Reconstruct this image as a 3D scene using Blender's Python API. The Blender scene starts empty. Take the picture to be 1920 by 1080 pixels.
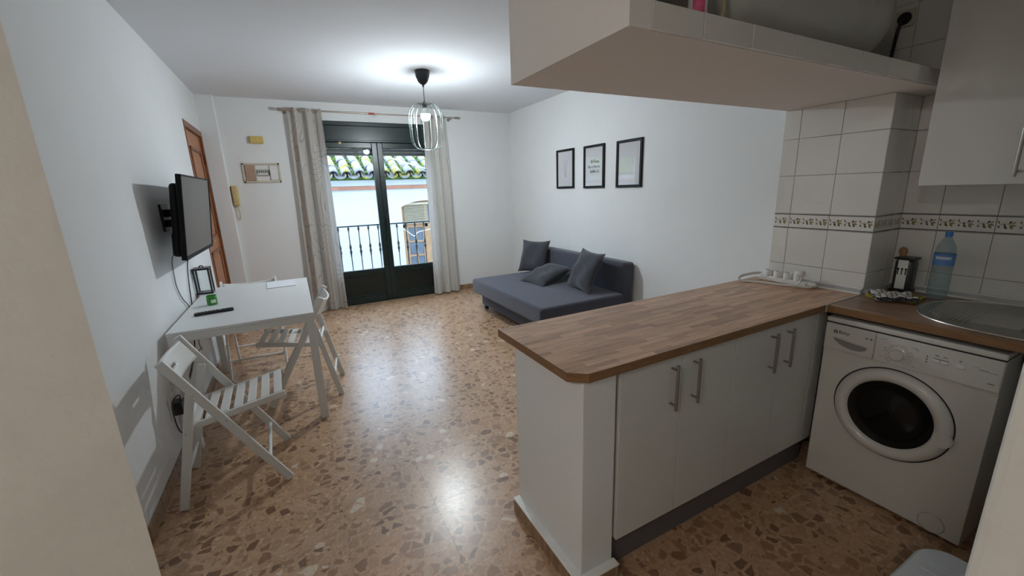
import bpy, bmesh, math, random
from mathutils import Vector, Matrix
random.seed(7)
SC = bpy.context.scene
COL = SC.collection
PI = math.pi

# ------------------------------------------------------------------ camera, sky, lights, exposure
CAM = bpy.data.objects.new('camera', bpy.data.cameras.new('camera'))
COL.objects.link(CAM)
CAM.data.sensor_width = 36.0
CAM.data.lens = 768.917 / 1920 * 36.0
CAM.data.clip_start = 0.02
_r = Vector((0.88307687, -0.46800238, -0.03389711))
_u = Vector((0.13857993, 0.19110505, 0.97173786))
_f = Vector((0.44829772, 0.86281668, -0.23361619))
CAM.matrix_world = Matrix(((_r.x, _u.x, -_f.x, 0), (_r.y, _u.y, -_f.y, 0), (_r.z, _u.z, -_f.z, 1.5077), (0, 0, 0, 1)))
SC.camera = CAM

WORLD = bpy.data.worlds.new('overcast_sky')
SC.world = WORLD
WORLD.use_nodes = True
_bg = WORLD.node_tree.nodes['Background']
_bg.inputs['Color'].default_value = (0.62, 0.79, 1.0, 1)
_bg.inputs['Strength'].default_value = 3.2

_pl = bpy.data.lights.new('door_portal', 'AREA')
_pl.shape = 'RECTANGLE'; _pl.size = 1.56; _pl.size_y = 2.3
_pl.cycles.is_portal = True
PORTAL = bpy.data.objects.new('door_portal', _pl)
COL.objects.link(PORTAL)
PORTAL.location = (1.13, 6.20, 1.15)
PORTAL.rotation_euler = (-PI / 2, 0, 0)

BULB_STRENGTH = 420.0
HALL_FILL = 36.0

SC.view_settings.view_transform = 'Standard'
SC.view_settings.look = 'None'
SC.view_settings.gamma = 1.0
SC.view_settings.use_curve_mapping = False
SC.view_settings.exposure = 1.35
SC.cycles.diffuse_bounces = 5
SC.cycles.glossy_bounces = 3
SC.cycles.max_bounces = 9
SC.cycles.transparent_max_bounces = 16

# ------------------------------------------------------------------ measured room (metres)
XL, XR, YB, ZC = -0.776, 3.154, 5.963, 2.643
XT, XK = 2.581, 2.870
YP = YB - 0.05
PY0, PY1 = 0.989, 1.485
ZS, ZS2 = 1.890, 1.958

# ------------------------------------------------------------------ mesh helpers
OFF = {}

class MB:
    def __init__(self):
        self.bm = bmesh.new()
        self.mi = 0
        self.flat = set()
    def face(self, vs):
        try:
            f = self.bm.faces.new(vs); f.material_index = self.mi; return f
        except ValueError:
            return None
    def v(self, p):
        return self.bm.verts.new(p)
    def box(self, x0, x1, y0, y1, z0, z1, bev=0.0, seg=2):
        return self.ob(Matrix.Translation(((x0 + x1) / 2, (y0 + y1) / 2, (z0 + z1) / 2)), x1 - x0, y1 - y0, z1 - z0, bev, seg)
    def ob(self, M, sx, sy, sz, bev=0.0, seg=2):
        t = bmesh.new()
        bmesh.ops.create_cube(t, size=1.0)
        for w in t.verts:
            w.co = Vector((w.co.x * sx, w.co.y * sy, w.co.z * sz))
        if bev > 0:
            bev = min(bev, 0.49 * min(sx, sy, sz))
            bmesh.ops.bevel(t, geom=list(t.edges), offset=bev, segments=seg, affect='EDGES', profile=0.5)
        t.verts.index_update(); t.normal_update()
        nv = [self.bm.verts.new(M @ w.co) for w in t.verts]
        for f in t.faces:
            g = self.face([nv[w.index] for w in f.verts])
            if g and bev > 0 and max(abs(c) for c in f.normal) > .9995: self.flat.add(g)
        t.free()
        return self
    def bar(self, p0, p1, w, th, side, bev=0.0, ext=0.0):
        """flat bar from p0 to p1; th is measured along `side`, w across"""
        p0, p1 = Vector(p0), Vector(p1)
        d = (p1 - p0); L = d.length + 2 * ext; d.normalize()
        s = Vector(side); s = (s - d * s.dot(d)).normalized()
        n = d.cross(s)
        c = (p0 + p1) / 2
        M = Matrix(((d.x, s.x, n.x, c.x), (d.y, s.y, n.y, c.y), (d.z, s.z, n.z, c.z), (0, 0, 0, 1)))
        return self.ob(M, L, th, w, bev)
    def cyl(self, p0, p1, r0, r1=None, n=16, cap=True):
        if r1 is None: r1 = r0
        p0, p1 = Vector(p0), Vector(p1)
        d = (p1 - p0).normalized()
        a = d.orthogonal().normalized(); b = d.cross(a)
        A = [self.v(p0 + (a * math.cos(2 * PI * i / n) + b * math.sin(2 * PI * i / n)) * r0) for i in range(n)]
        B = [self.v(p1 + (a * math.cos(2 * PI * i / n) + b * math.sin(2 * PI * i / n)) * r1) for i in range(n)]
        for i in range(n):
            self.face([A[i], A[(i + 1) % n], B[(i + 1) % n], B[i]])
        if cap:
            self.face(A[::-1]); self.face(B)
        return self
    def tube(self, pts, r, n=8, closed=False):
        P = [Vector(p) for p in pts]
        m = len(P)
        rings = []
        prev = None
        for i in range(m):
            if closed:
                t = P[(i + 1) % m] - P[i - 1]
            else:
                t = P[min(i + 1, m - 1)] - P[max(i - 1, 0)]
            t.normalize()
            if prev is None:
                a = t.orthogonal().normalized()
            else:
                a = (prev - t * prev.dot(t))
                a = a.normalized() if a.length > 1e-6 else t.orthogonal().normalized()
            prev = a
            b = t.cross(a)
            rings.append([self.v(P[i] + (a * math.cos(2 * PI * k / n) + b * math.sin(2 * PI * k / n)) * r) for k in range(n)])
        R = range(m) if closed else range(m - 1)
        for i in R:
            A, B = rings[i], rings[(i + 1) % m]
            for k in range(n):
                self.face([A[k], A[(k + 1) % n], B[(k + 1) % n], B[k]])
        if not closed:
            self.face(rings[0][::-1]); self.face(rings[-1])
        return self
    def lathe(self, prof, n=24, M=None, sweep=2 * PI):
        """profile of (radius, height) turned about z"""
        M = M or Matrix.Identity(4)
        rings = []
        full = abs(sweep - 2 * PI) < 1e-6
        cnt = n if full else n + 1
        for r, z in prof:
            if r < 1e-6:
                rings.append([self.v(M @ Vector((0, 0, z)))])
            else:
                rings.append([self.v(M @ Vector((r * math.cos(sweep * i / n), r * math.sin(sweep * i / n), z))) for i in range(cnt)])
        for A, B in zip(rings, rings[1:]):
            for i in range(n):
                j = (i + 1) % cnt
                if len(A) == 1 and len(B) == 1: continue
                if len(A) == 1: self.face([A[0], B[j], B[i]])
                elif len(B) == 1: self.face([A[i], A[j], B[0]])
                else: self.face([A[i], A[j], B[j], B[i]])
        return self
    def prism(self, poly, M, h0, h1):
        """polygon in local xy, from local z h0 to h1"""
        A = [self.v(M @ Vector((x, y, h0))) for x, y in poly]
        B = [self.v(M @ Vector((x, y, h1))) for x, y in poly]
        n = len(poly)
        self.face(A[::-1]); self.face(B)
        for i in range(n):
            self.face([A[i], A[(i + 1) % n], B[(i + 1) % n], B[i]])
        return self
    def grid(self, fn, nu, nv, skip=None, close_u=False):
        V = [[self.v(fn(i / nu, j / nv)) for j in range(nv + 1)] for i in range(nu + (0 if close_u else 1))]
        m = len(V)
        for i in range(nu):
            for j in range(nv):
                if skip and skip(i, j): continue
                a, b = V[i], V[(i + 1) % m]
                self.face([a[j], b[j], b[j + 1], a[j + 1]])
        return self
    def build(self, name, mats, parent=None, label=None, smooth=True, angle=0.6, merge=0.0, recalc=True, solid=0.0):
        bm = self.bm
        if merge: bmesh.ops.remove_doubles(bm, verts=bm.verts, dist=merge)
        if recalc: bmesh.ops.recalc_face_normals(bm, faces=bm.faces)
        if smooth:
            for f in bm.faces: f.smooth = f not in self.flat
            for e in bm.edges:
                if len(e.link_faces) == 2 and e.calc_face_angle(0) > angle: e.smooth = False
        me = bpy.data.meshes.new(name)
        off = OFF.get(parent.name if parent else None)
        if off is not None:
            for w in bm.verts: w.co -= off
        bm.to_mesh(me); bm.free()
        for m in (mats if isinstance(mats, (list, tuple)) else [mats]):
            me.materials.append(MAT[m])
        o = bpy.data.objects.new(name, me)
        COL.objects.link(o)
        if parent:
            o.parent = parent
            if off is not None: OFF[o.name] = off
        if label: o['label'] = label
        if solid:
            md = o.modifiers.new('solid', 'SOLIDIFY'); md.thickness = solid; md.offset = 0
        return o

def tag(o, label, cat, group=None):
    o['label'] = label; o['category'] = cat
    if group: o['group'] = group
    return o

def thing(name, label, cat, loc=(0, 0, 0), rotz=0.0, group=None):
    o = bpy.data.objects.new(name, None)
    o.empty_display_size = 0.05
    COL.objects.link(o)
    o.location = loc; o.rotation_euler = (0, 0, rotz)
    if label: o['label'] = label
    if cat: o['category'] = cat
    if group: o['group'] = group
    OFF[o.name] = Vector(loc) if rotz == 0 else Vector((0, 0, 0))
    return o

def struct(o, label=None):
    o['kind'] = 'structure'
    if label: o['label'] = label
    return o

def copy_tree(o, parent=None):
    c = o.copy(); COL.objects.link(c)
    if parent: c.parent = parent
    for ch in list(o.children): copy_tree(ch, c)
    return c

def text_mesh(name, body, size, M, mat, parent, depth=0.0003, align='LEFT', shear=0.0):
    cu = bpy.data.curves.new(name, 'FONT')
    cu.body = body; cu.size = size; cu.extrude = depth; cu.align_x = align; cu.shear = shear
    cu.resolution_u = 3
    t = bpy.data.objects.new(name, cu); COL.objects.link(t)
    dg = bpy.context.evaluated_depsgraph_get()
    me = bpy.data.meshes.new_from_object(t.evaluated_get(dg))
    bpy.data.objects.remove(t); bpy.data.curves.remove(cu)
    off = OFF.get(parent.name, Vector((0, 0, 0)))
    me.transform(Matrix.Translation(-off) @ M)
    me.name = name
    me.materials.clear(); me.materials.append(MAT[mat])
    o = bpy.data.objects.new(name, me); COL.objects.link(o); o.parent = parent
    OFF[o.name] = off
    return o

def smooth_path(pts, n=8):
    """Catmull-Rom through points"""
    P = [Vector(p) for p in pts]
    out = []
    for i in range(len(P) - 1):
        p0 = P[max(i - 1, 0)]; p1 = P[i]; p2 = P[i + 1]; p3 = P[min(i + 2, len(P) - 1)]
        for k in range(n):
            t = k / n
            out.append(0.5 * ((2 * p1) + (p2 - p0) * t + (2 * p0 - 5 * p1 + 4 * p2 - p3) * t * t + (3 * p1 - p0 - 3 * p2 + p3) * t ** 3))
    out.append(P[-1])
    return out

# ------------------------------------------------------------------ materials
MAT = {}

def new_mat(name):
    m = bpy.data.materials.new(name); m.use_nodes = True
    MAT[name] = m
    nt = m.node_tree
    return m, nt, nt.nodes['Principled BSDF']

def N(nt, typ, **kw):
    n = nt.nodes.new(typ)
    for k, x in kw.items():
        if k in n.inputs.keys() if hasattr(n.inputs, 'keys') else False:
            n.inputs[k].default_value = x
        else:
            setattr(n, k, x)
    return n

def ramp(nt, stops, mode='LINEAR'):
    r = nt.nodes.new('ShaderNodeValToRGB')
    r.color_ramp.interpolation = mode
    e = r.color_ramp.elements
    while len(e) < len(stops): e.new(0.5)
    for i, (p, c) in enumerate(stops):
        e[i].position = p; e[i].color = (*c, 1) if len(c) == 3 else c
    return r

def simple(name, col, rough=0.5, metal=0.0, var=0.06, scale=12.0, bump=0.0, bscale=None, spec=0.5, coat=0.0, emit=None, trans=0.0, sheen=0.0, detail=4.0, stretch=None):
    """plain material with a light procedural variation of colour and an optional fine bump"""
    m, nt, b = new_mat(name)
    L = nt.links.new
    tc = nt.nodes.new('ShaderNodeTexCoord')
    nz = nt.nodes.new('ShaderNodeTexNoise'); nz.inputs['Scale'].default_value = scale; nz.inputs['Detail'].default_value = detail
    if stretch:
        mp = nt.nodes.new('ShaderNodeMapping'); mp.inputs['Scale'].default_value = stretch
        L(tc.outputs['Object'], mp.inputs['Vector']); L(mp.outputs['Vector'], nz.inputs['Vector'])
    else:
        L(tc.outputs['Object'], nz.inputs['Vector'])
    r = ramp(nt, [(0.25, tuple(c * (1 - var) for c in col)), (0.75, tuple(min(1, c * (1 + var)) for c in col))])
    L(nz.outputs['Fac'], r.inputs['Fac']); L(r.outputs['Color'], b.inputs['Base Color'])
    b.inputs['Roughness'].default_value = rough
    b.inputs['Metallic'].default_value = metal
    b.inputs['Specular IOR Level'].default_value = spec
    b.inputs['Coat Weight'].default_value = coat
    b.inputs['Coat Roughness'].default_value = 0.1
    b.inputs['Sheen Weight'].default_value = sheen
    b.inputs['Transmission Weight'].default_value = trans
    if bump:
        n2 = nt.nodes.new('ShaderNodeTexNoise'); n2.inputs['Scale'].default_value = bscale or scale * 6; n2.inputs['Detail'].default_value = 3
        L(tc.outputs['Object'], n2.inputs['Vector'])
        bp = nt.nodes.new('ShaderNodeBump'); bp.inputs['Strength'].default_value = bump; bp.inputs['Distance'].default_value = 0.004
        L(n2.outputs['Fac'], bp.inputs['Height']); L(bp.outputs['Normal'], b.inputs['Normal'])
    if emit:
        b.inputs['Emission Color'].default_value = (*emit[0], 1); b.inputs['Emission Strength'].default_value = emit[1]
    return m

def thin_glass(name, tint, rough=0.0, ior=1.45, opacity=0.0):
    """thin pane: fresnel mix of a tinted clear sheet and a mirror reflection"""
    m, nt, b = new_mat(name)
    L = nt.links.new
    out = nt.nodes['Material Output']
    tr = nt.nodes.new('ShaderNodeBsdfTransparent'); tr.inputs['Color'].default_value = (*tint, 1)
    gl = nt.nodes.new('ShaderNodeBsdfGlossy'); gl.inputs['Roughness'].default_value = rough
    lw = nt.nodes.new('ShaderNodeLayerWeight'); lw.inputs['Blend'].default_value = 0.5
    f0 = ((ior - 1) / (ior + 1)) ** 2
    pw = nt.nodes.new('ShaderNodeMath'); pw.operation = 'POWER'; pw.inputs[1].default_value = 5.0
    L(lw.outputs['Facing'], pw.inputs[0])
    fr = nt.nodes.new('ShaderNodeMath'); fr.operation = 'MULTIPLY_ADD'; fr.inputs[1].default_value = 1 - f0; fr.inputs[2].default_value = f0
    L(pw.outputs[0], fr.inputs[0])
    mx = nt.nodes.new('ShaderNodeMixShader')
    L(fr.outputs[0], mx.inputs['Fac']); L(tr.outputs['BSDF'], mx.inputs[1]); L(gl.outputs['BSDF'], mx.inputs[2])
    last = mx
    if opacity:
        df = nt.nodes.new('ShaderNodeBsdfDiffuse'); df.inputs['Color'].default_value = (*tint, 1)
        m2 = nt.nodes.new('ShaderNodeMixShader'); m2.inputs['Fac'].default_value = opacity
        L(mx.outputs['Shader'], m2.inputs[1]); L(df.outputs['BSDF'], m2.inputs[2]); last = m2
    L(last.outputs['Shader'], out.inputs['Surface'])
    nt.nodes.remove(b)
    return m

def terrazzo(name, tint=1.0, rough=0.2):
    m, nt, b = new_mat(name)
    L = nt.links.new
    geo = nt.nodes.new('ShaderNodeNewGeometry')
    oi = nt.nodes.new('ShaderNodeObjectInfo')
    cmb = nt.nodes.new('ShaderNodeVectorMath'); cmb.operation = 'MULTIPLY_ADD'
    cx = nt.nodes.new('ShaderNodeCombineXYZ')
    mul = nt.nodes.new('ShaderNodeMath'); mul.operation = 'MULTIPLY'; mul.inputs[1].default_value = 37.0
    L(oi.outputs['Random'], mul.inputs[0]); L(mul.outputs[0], cx.inputs['X']); L(mul.outputs[0], cx.inputs['Y'])
    L(geo.outputs['Position'], cmb.inputs[0]); cmb.inputs[1].default_value = (1, 1, 1); L(cx.outputs['Vector'], cmb.inputs[2])
    nz = nt.nodes.new('ShaderNodeTexNoise'); nz.inputs['Scale'].default_value = 30; nz.inputs['Detail'].default_value = 2
    L(cmb.outputs['Vector'], nz.inputs['Vector'])
    wob = nt.nodes.new('ShaderNodeVectorMath'); wob.operation = 'MULTIPLY_ADD'
    L(nz.outputs['Color'], wob.inputs[0]); wob.inputs[1].default_value = (0.022, 0.022, 0.0); L(cmb.outputs['Vector'], wob.inputs[2])
    def chips(scale, thr, edge, stops):
        v1 = nt.nodes.new('ShaderNodeTexVoronoi'); v1.voronoi_dimensions = '2D'; v1.inputs['Scale'].default_value = scale
        v2 = nt.nodes.new('ShaderNodeTexVoronoi'); v2.voronoi_dimensions = '2D'; v2.feature = 'DISTANCE_TO_EDGE'; v2.inputs['Scale'].default_value = scale
        L(wob.outputs['Vector'], v1.inputs['Vector']); L(wob.outputs['Vector'], v2.inputs['Vector'])
        sep = nt.nodes.new('ShaderNodeSeparateColor'); L(v1.outputs['Color'], sep.inputs['Color'])
        c = ramp(nt, stops, 'CONSTANT'); L(sep.outputs['Red'], c.inputs['Fac'])
        # chip exists where random green > thr, and away from the cell edge by a random margin
        g = nt.nodes.new('ShaderNodeMath'); g.operation = 'GREATER_THAN'; g.inputs[1].default_value = thr
        L(sep.outputs['Green'], g.inputs[0])
        mr = nt.nodes.new('ShaderNodeMath'); mr.operation = 'MULTIPLY_ADD'; mr.inputs[1].default_value = edge * 2.0; mr.inputs[2].default_value = edge * 0.6
        L(sep.outputs['Blue'], mr.inputs[0])
        e = nt.nodes.new('ShaderNodeMath'); e.operation = 'GREATER_THAN'; L(v2.outputs['Distance'], e.inputs[0]); L(mr.outputs[0], e.inputs[1])
        mm = nt.nodes.new('ShaderNodeMath'); mm.operation = 'MULTIPLY'; L(g.outputs[0], mm.inputs[0]); L(e.outputs[0], mm.inputs[1])
        return c, mm
    T = lambda *c: tuple(x * tint for x in c)
    cb, mb = chips(19.0, 0.25, 0.10, [(0, T(.43, .26, .15)), (.20, T(.35, .20, .112)), (.38, T(.27, .145, .078)), (.54, T(.46, .29, .175)), (.66, T(.205, .105, .055)), (.78, T(.50, .33, .21)), (.90, T(.32, .18, .10)), (.965, T(.66, .53, .40))])
    cs, ms = chips(50.0, 0.30, 0.09, [(0, T(.47, .285, .165)), (.35, T(.54, .345, .205)), (.6, T(.40, .23, .13)), (.8, T(.58, .40, .26)), (.93, T(.27, .15, .085))])
    n2 = nt.nodes.new('ShaderNodeTexNoise'); n2.inputs['Scale'].default_value = 90; n2.inputs['Detail'].default_value = 4
    L(cmb.outputs['Vector'], n2.inputs['Vector'])
    base = ramp(nt, [(0.3, T(.46, .28, .16)), (0.7, T(.55, .35, .21))]); L(n2.outputs['Fac'], base.inputs['Fac'])
    m1 = nt.nodes.new('ShaderNodeMix'); m1.data_type = 'RGBA'
    L(ms.outputs[0], m1.inputs['Factor']); L(base.outputs['Color'], m1.inputs['A']); L(cs.outputs['Color'], m1.inputs['B'])
    m2 = nt.nodes.new('ShaderNodeMix'); m2.data_type = 'RGBA'
    L(mb.outputs[0], m2.inputs['Factor']); L(m1.outputs['Result'], m2.inputs['A']); L(cb.outputs['Color'], m2.inputs['B'])
    n3 = nt.nodes.new('ShaderNodeTexNoise'); n3.inputs['Scale'].default_value = 60; n3.inputs['Detail'].default_value = 5
    L(cmb.outputs['Vector'], n3.inputs['Vector'])
    gr = ramp(nt, [(0.3, (.86, .86, .86)), (0.7, (1.1, 1.1, 1.1))]); L(n3.outputs['Fac'], gr.inputs['Fac'])
    m3 = nt.nodes.new('ShaderNodeMix'); m3.data_type = 'RGBA'; m3.blend_type = 'MULTIPLY'; m3.inputs['Factor'].default_value = 1
    L(m2.outputs['Result'], m3.inputs['A']); L(gr.outputs['Color'], m3.inputs['B'])
    L(m3.outputs['Result'], b.inputs['Base Color'])
    rr = ramp(nt, [(0.3, (rough * .85,) * 3), (0.7, (rough * 1.25,) * 3)]); L(n2.outputs['Fac'], rr.inputs['Fac'])
    L(rr.outputs['Color'], b.inputs['Roughness'])
    b.inputs['Specular IOR Level'].default_value = 0.38
    b.inputs['Coat Weight'].default_value = 0.55; b.inputs['Coat Roughness'].default_value = 0.27
    return m

def butcher(name, swap=False, tint=1.0, edge=False):
    """laminate printed with end-jointed staves running along x (or along y when swapped)"""
    m, nt, b = new_mat(name)
    L = nt.links.new
    geo = nt.nodes.new('ShaderNodeNewGeometry')
    sp = nt.nodes.new('ShaderNodeSeparateXYZ'); L(geo.outputs['Position'], sp.inputs[0])
    A, B = ('Y', 'X') if swap else ('X', 'Y')
    def M(op, a, c=None, d=None):
        n = nt.nodes.new('ShaderNodeMath'); n.operation = op
        for i, x in enumerate((a, c, d)):
            if x is None: continue
            if isinstance(x, (int, float)): n.inputs[i].default_value = x
            else: L(x, n.inputs[i])
        return n.outputs[0]
    across = M('ADD', sp.outputs[B], M('MULTIPLY', sp.outputs['Z'], 0.9))
    row = M('FLOOR', M('MULTIPLY', across, 1 / 0.030))
    w1 = nt.nodes.new('ShaderNodeTexWhiteNoise'); w1.noise_dimensions = '1D'; L(row, w1.inputs['W'])
    col = M('FLOOR', M('MULTIPLY', M('ADD', sp.outputs[A], M('MULTIPLY', w1.outputs['Value'], 3.0)), 1 / 0.26))
    cv = nt.nodes.new('ShaderNodeCombineXYZ'); L(row, cv.inputs['X']); L(col, cv.inputs['Y'])
    w2 = nt.nodes.new('ShaderNodeTexWhiteNoise'); w2.noise_dimensions = '2D'; L(cv.outputs[0], w2.inputs['Vector'])
    T = lambda *c: tuple(x * tint for x in c)
    cr = ramp(nt, [(0, T(.205, .122, .074)), (.35, T(.25, .155, .096)), (.65, T(.285, .182, .116)), (1, T(.325, .212, .14))])
    L(w2.outputs['Value'], cr.inputs['Fac'])
    gv = nt.nodes.new('ShaderNodeCombineXYZ')
    L(M('ADD', M('MULTIPLY', sp.outputs[A], 5.0), M('MULTIPLY', w2.outputs['Value'], 40.0)), gv.inputs['X'])
    L(M('MULTIPLY', across, 70.0), gv.inputs['Y'])
    nz = nt.nodes.new('ShaderNodeTexNoise'); nz.inputs['Scale'].default_value = 1.0; nz.inputs['Detail'].default_value = 6; nz.inputs['Roughness'].default_value = 0.65
    L(gv.outputs[0], nz.inputs['Vector'])
    gr = ramp(nt, [(0.28, (.42, .37, .34)), (0.48, (.95, .92, .90)), (0.75, (1.25, 1.22, 1.2))]); L(nz.outputs['Fac'], gr.inputs['Fac'])
    mx = nt.nodes.new('ShaderNodeMix'); mx.data_type = 'RGBA'; mx.blend_type = 'MULTIPLY'; mx.inputs['Factor'].default_value = 1
    L(cr.outputs['Color'], mx.inputs['A']); L(gr.outputs['Color'], mx.inputs['B'])
    L(mx.outputs['Result'], b.inputs['Base Color'])
    b.inputs['Roughness'].default_value = 0.36
    bp = nt.nodes.new('ShaderNodeBump'); bp.inputs['Strength'].default_value = 0.08; bp.inputs['Distance'].default_value = 0.002
    L(nz.outputs['Fac'], bp.inputs['Height']); L(bp.outputs['Normal'], b.inputs['Normal'])
    return m

def door_wood(name, c0, c1, axis=(6, 6, 0.7), rough=0.35):
    m, nt, b = new_mat(name)
    L = nt.links.new
    tc = nt.nodes.new('ShaderNodeTexCoord')
    mp = nt.nodes.new('ShaderNodeMapping'); mp.inputs['Scale'].default_value = axis
    L(tc.outputs['Object'], mp.inputs['Vector'])
    nz = nt.nodes.new('ShaderNodeTexNoise'); nz.inputs['Scale'].default_value = 5; nz.inputs['Detail'].default_value = 6; nz.inputs['Distortion'].default_value = 0.6
    L(mp.outputs['Vector'], nz.inputs['Vector'])
    r = ramp(nt, [(0.3, c0), (0.7, c1)]); L(nz.outputs['Fac'], r.inputs['Fac']); L(r.outputs['Color'], b.inputs['Base Color'])
    b.inputs['Roughness'].default_value = rough
    return m

def curtain_mat(name, col, line, freq, warp, kind):
    """woven cloth with thin printed contour lines, a little light passes through"""
    m, nt, b = new_mat(name)
    L = nt.links.new
    out = nt.nodes['Material Output']
    uv = nt.nodes.new('ShaderNodeUVMap')
    nz = nt.nodes.new('ShaderNodeTexNoise'); nz.inputs['Scale'].default_value = warp; nz.inputs['Detail'].default_value = 1.0
    mp = nt.nodes.new('ShaderNodeMapping')
    mp.inputs['Scale'].default_value = (1, 0.45, 1) if kind == 'arc' else (1, 0.10, 1)
    L(uv.outputs['UV'], mp.inputs['Vector']); L(mp.outputs['Vector'], nz.inputs['Vector'])
    mu = nt.nodes.new('ShaderNodeMath'); mu.operation = 'MULTIPLY'; mu.inputs[1].default_value = freq; L(nz.outputs['Fac'], mu.inputs[0])
    fr = nt.nodes.new('ShaderNodeMath'); fr.operation = 'FRACT'; L(mu.outputs[0], fr.inputs[0])
    r = ramp(nt, [(0.0, line), (0.10, line), (0.16, col), (1.0, col)]); L(fr.outputs[0], r.inputs['Fac'])
    df = nt.nodes.new('ShaderNodeBsdfDiffuse'); L(r.outputs['Color'], df.inputs['Color'])
    tl = nt.nodes.new('ShaderNodeBsdfTranslucent'); L(r.outputs['Color'], tl.inputs['Color'])
    mx = nt.nodes.new('ShaderNodeMixShader'); mx.inputs['Fac'].default_value = 0.30
    L(df.outputs[0], mx.inputs[1]); L(tl.outputs[0], mx.inputs[2]); L(mx.outputs[0], out.inputs['Surface'])
    nt.nodes.remove(b)
    return m

def towel_mat(name):
    m, nt, b = new_mat(name)
    L = nt.links.new
    uv = nt.nodes.new('ShaderNodeUVMap')
    sp = nt.nodes.new('ShaderNodeSeparateXYZ'); L(uv.outputs['UV'], sp.inputs[0])
    outs = []
    for a, k in (('X', 7.0), ('Y', 7.0)):
        mu = nt.nodes.new('ShaderNodeMath'); mu.operation = 'MULTIPLY'; mu.inputs[1].default_value = k; L(sp.outputs[a], mu.inputs[0])
        fr = nt.nodes.new('ShaderNodeMath'); fr.operation = 'FRACT'; L(mu.outputs[0], fr.inputs[0])
        lt = nt.nodes.new('ShaderNodeMath'); lt.operation = 'LESS_THAN'; lt.inputs[1].default_value = 0.17; L(fr.outputs[0], lt.inputs[0])
        outs.append(lt)
    mm = nt.nodes.new('ShaderNodeMath'); mm.operation = 'MAXIMUM'; L(outs[0].outputs[0], mm.inputs[0]); L(outs[1].outputs[0], mm.inputs[1])
    r = ramp(nt, [(0, (.72, .68, .64)), (1, (.05, .045, .045))]); L(mm.outputs[0], r.inputs['Fac']); L(r.outputs['Color'], b.inputs['Base Color'])
    b.inputs['Roughness'].default_value = 0.95
    return m

def fabric(name, col, rough=0.95):
    m, nt, b = new_mat(name)
    L = nt.links.new
    tc = nt.nodes.new('ShaderNodeTexCoord')
    n1 = nt.nodes.new('ShaderNodeTexNoise'); n1.inputs['Scale'].default_value = 260; n1.inputs['Detail'].default_value = 2
    n2 = nt.nodes.new('ShaderNodeTexNoise'); n2.inputs['Scale'].default_value = 5; n2.inputs['Detail'].default_value = 3
    L(tc.outputs['Object'], n1.inputs['Vector']); L(tc.outputs['Object'], n2.inputs['Vector'])
    r = ramp(nt, [(0.3, tuple(c * .82 for c in col)), (0.7, tuple(c * 1.15 for c in col))]); L(n1.outputs['Fac'], r.inputs['Fac'])
    r2 = ramp(nt, [(0.3, (.92,) * 3), (0.7, (1.06,) * 3)]); L(n2.outputs['Fac'], r2.inputs['Fac'])
    mx = nt.nodes.new('ShaderNodeMix'); mx.data_type = 'RGBA'; mx.blend_type = 'MULTIPLY'; mx.inputs['Factor'].default_value = 1
    L(r.outputs['Color'], mx.inputs['A']); L(r2.outputs['Color'], mx.inputs['B']); L(mx.outputs['Result'], b.inputs['Base Color'])
    b.inputs['Roughness'].default_value = rough; b.inputs['Sheen Weight'].default_value = 0.25; b.inputs['Sheen Roughness'].default_value = 0.5
    bp = nt.nodes.new('ShaderNodeBump'); bp.inputs['Strength'].default_value = 0.25; bp.inputs['Distance'].default_value = 0.001
    L(n1.outputs['Fac'], bp.inputs['Height']); L(bp.outputs['Normal'], b.inputs['Normal'])
    return m

simple('wall_paint', (.76, .77, .77), 0.9, var=.015, scale=3, bump=.12, bscale=70)
simple('ceiling_paint', (.74, .755, .785), 0.95, var=.01, scale=2, bump=.06, bscale=60)
simple('plaster', (.70, .69, .65), 0.95, var=.04, scale=9, bump=.5, bscale=38)
simple('soffit_paint', (.84, .80, .77), 0.9, var=.015, scale=3, bump=.08, bscale=60)
terrazzo('terrazzo', rough=0.30)
terrazzo('terrazzo_skirting', tint=0.62, rough=0.3)
simple('grout_floor', (.45, .31, .20), 0.8)
simple('wall_tile', (.76, .74, .70), 0.12, var=.02, scale=4, bump=.03, bscale=9, coat=.3)
simple('grout', (.52, .49, .44), 0.9)
simple('tile_line', (.03, .028, .025), 0.25)
simple('olive_leaf', (.20, .19, .06), 0.3, var=.35, scale=60)
simple('olive_berry', (.07, .035, .02), 0.3, var=.2)
simple('olive_leaf_gold', (.28, .20, .07), 0.3, var=.3, scale=60)
butcher('worktop_x', tint=2.1)
butcher('worktop_y', swap=True, tint=1.1)
simple('worktop_edge', (.24, .125, .055), 0.45, var=.25, scale=14, stretch=(1, 1, 12))
simple('cabinet_white', (.66, .65, .62), 0.28, var=.01, scale=3)
simple('cabinet_carcass', (.60, .58, .54), 0.5)
simple('plinth_grey', (.13, .12, .125), 0.45, var=.08)
simple('handle_metal', (.36, .33, .30), 0.34, metal=.9, var=.05)
simple('alu_trim', (.50, .51, .51), 0.35, metal=.25, var=.05)
simple('white_trim', (.82, .82, .80), 0.3)
simple('white_plastic', (.74, .73, .70), 0.32, var=.02)
simple('washer_white', (.66, .64, .60), 0.25, var=.02, scale=3, coat=.2)
simple('washer_panel', (.64, .62, .58), 0.3, var=.02)
simple('print_dark', (.03, .03, .03), 0.5)
simple('print_grey', (.28, .27, .26), 0.5)
simple('black_plastic', (.012, .012, .014), 0.35, var=.1)
simple('black_gap', (.006, .006, .006), 0.7)
simple('drum_glass', (.006, .006, .006), 0.08, var=.2, spec=.25)
simple('steel', (.46, .45, .42), 0.24, metal=1.0, var=.08, scale=6, stretch=(1, 12, 1))
simple('bright_steel', (.75, .74, .70), 0.2, metal=1.0, var=.05)
simple('dark_steel', (.10, .095, .09), 0.3, metal=.8, var=.1)
simple('chair_white', (.74, .73, .70), 0.38, var=.02, bump=.03)
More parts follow.
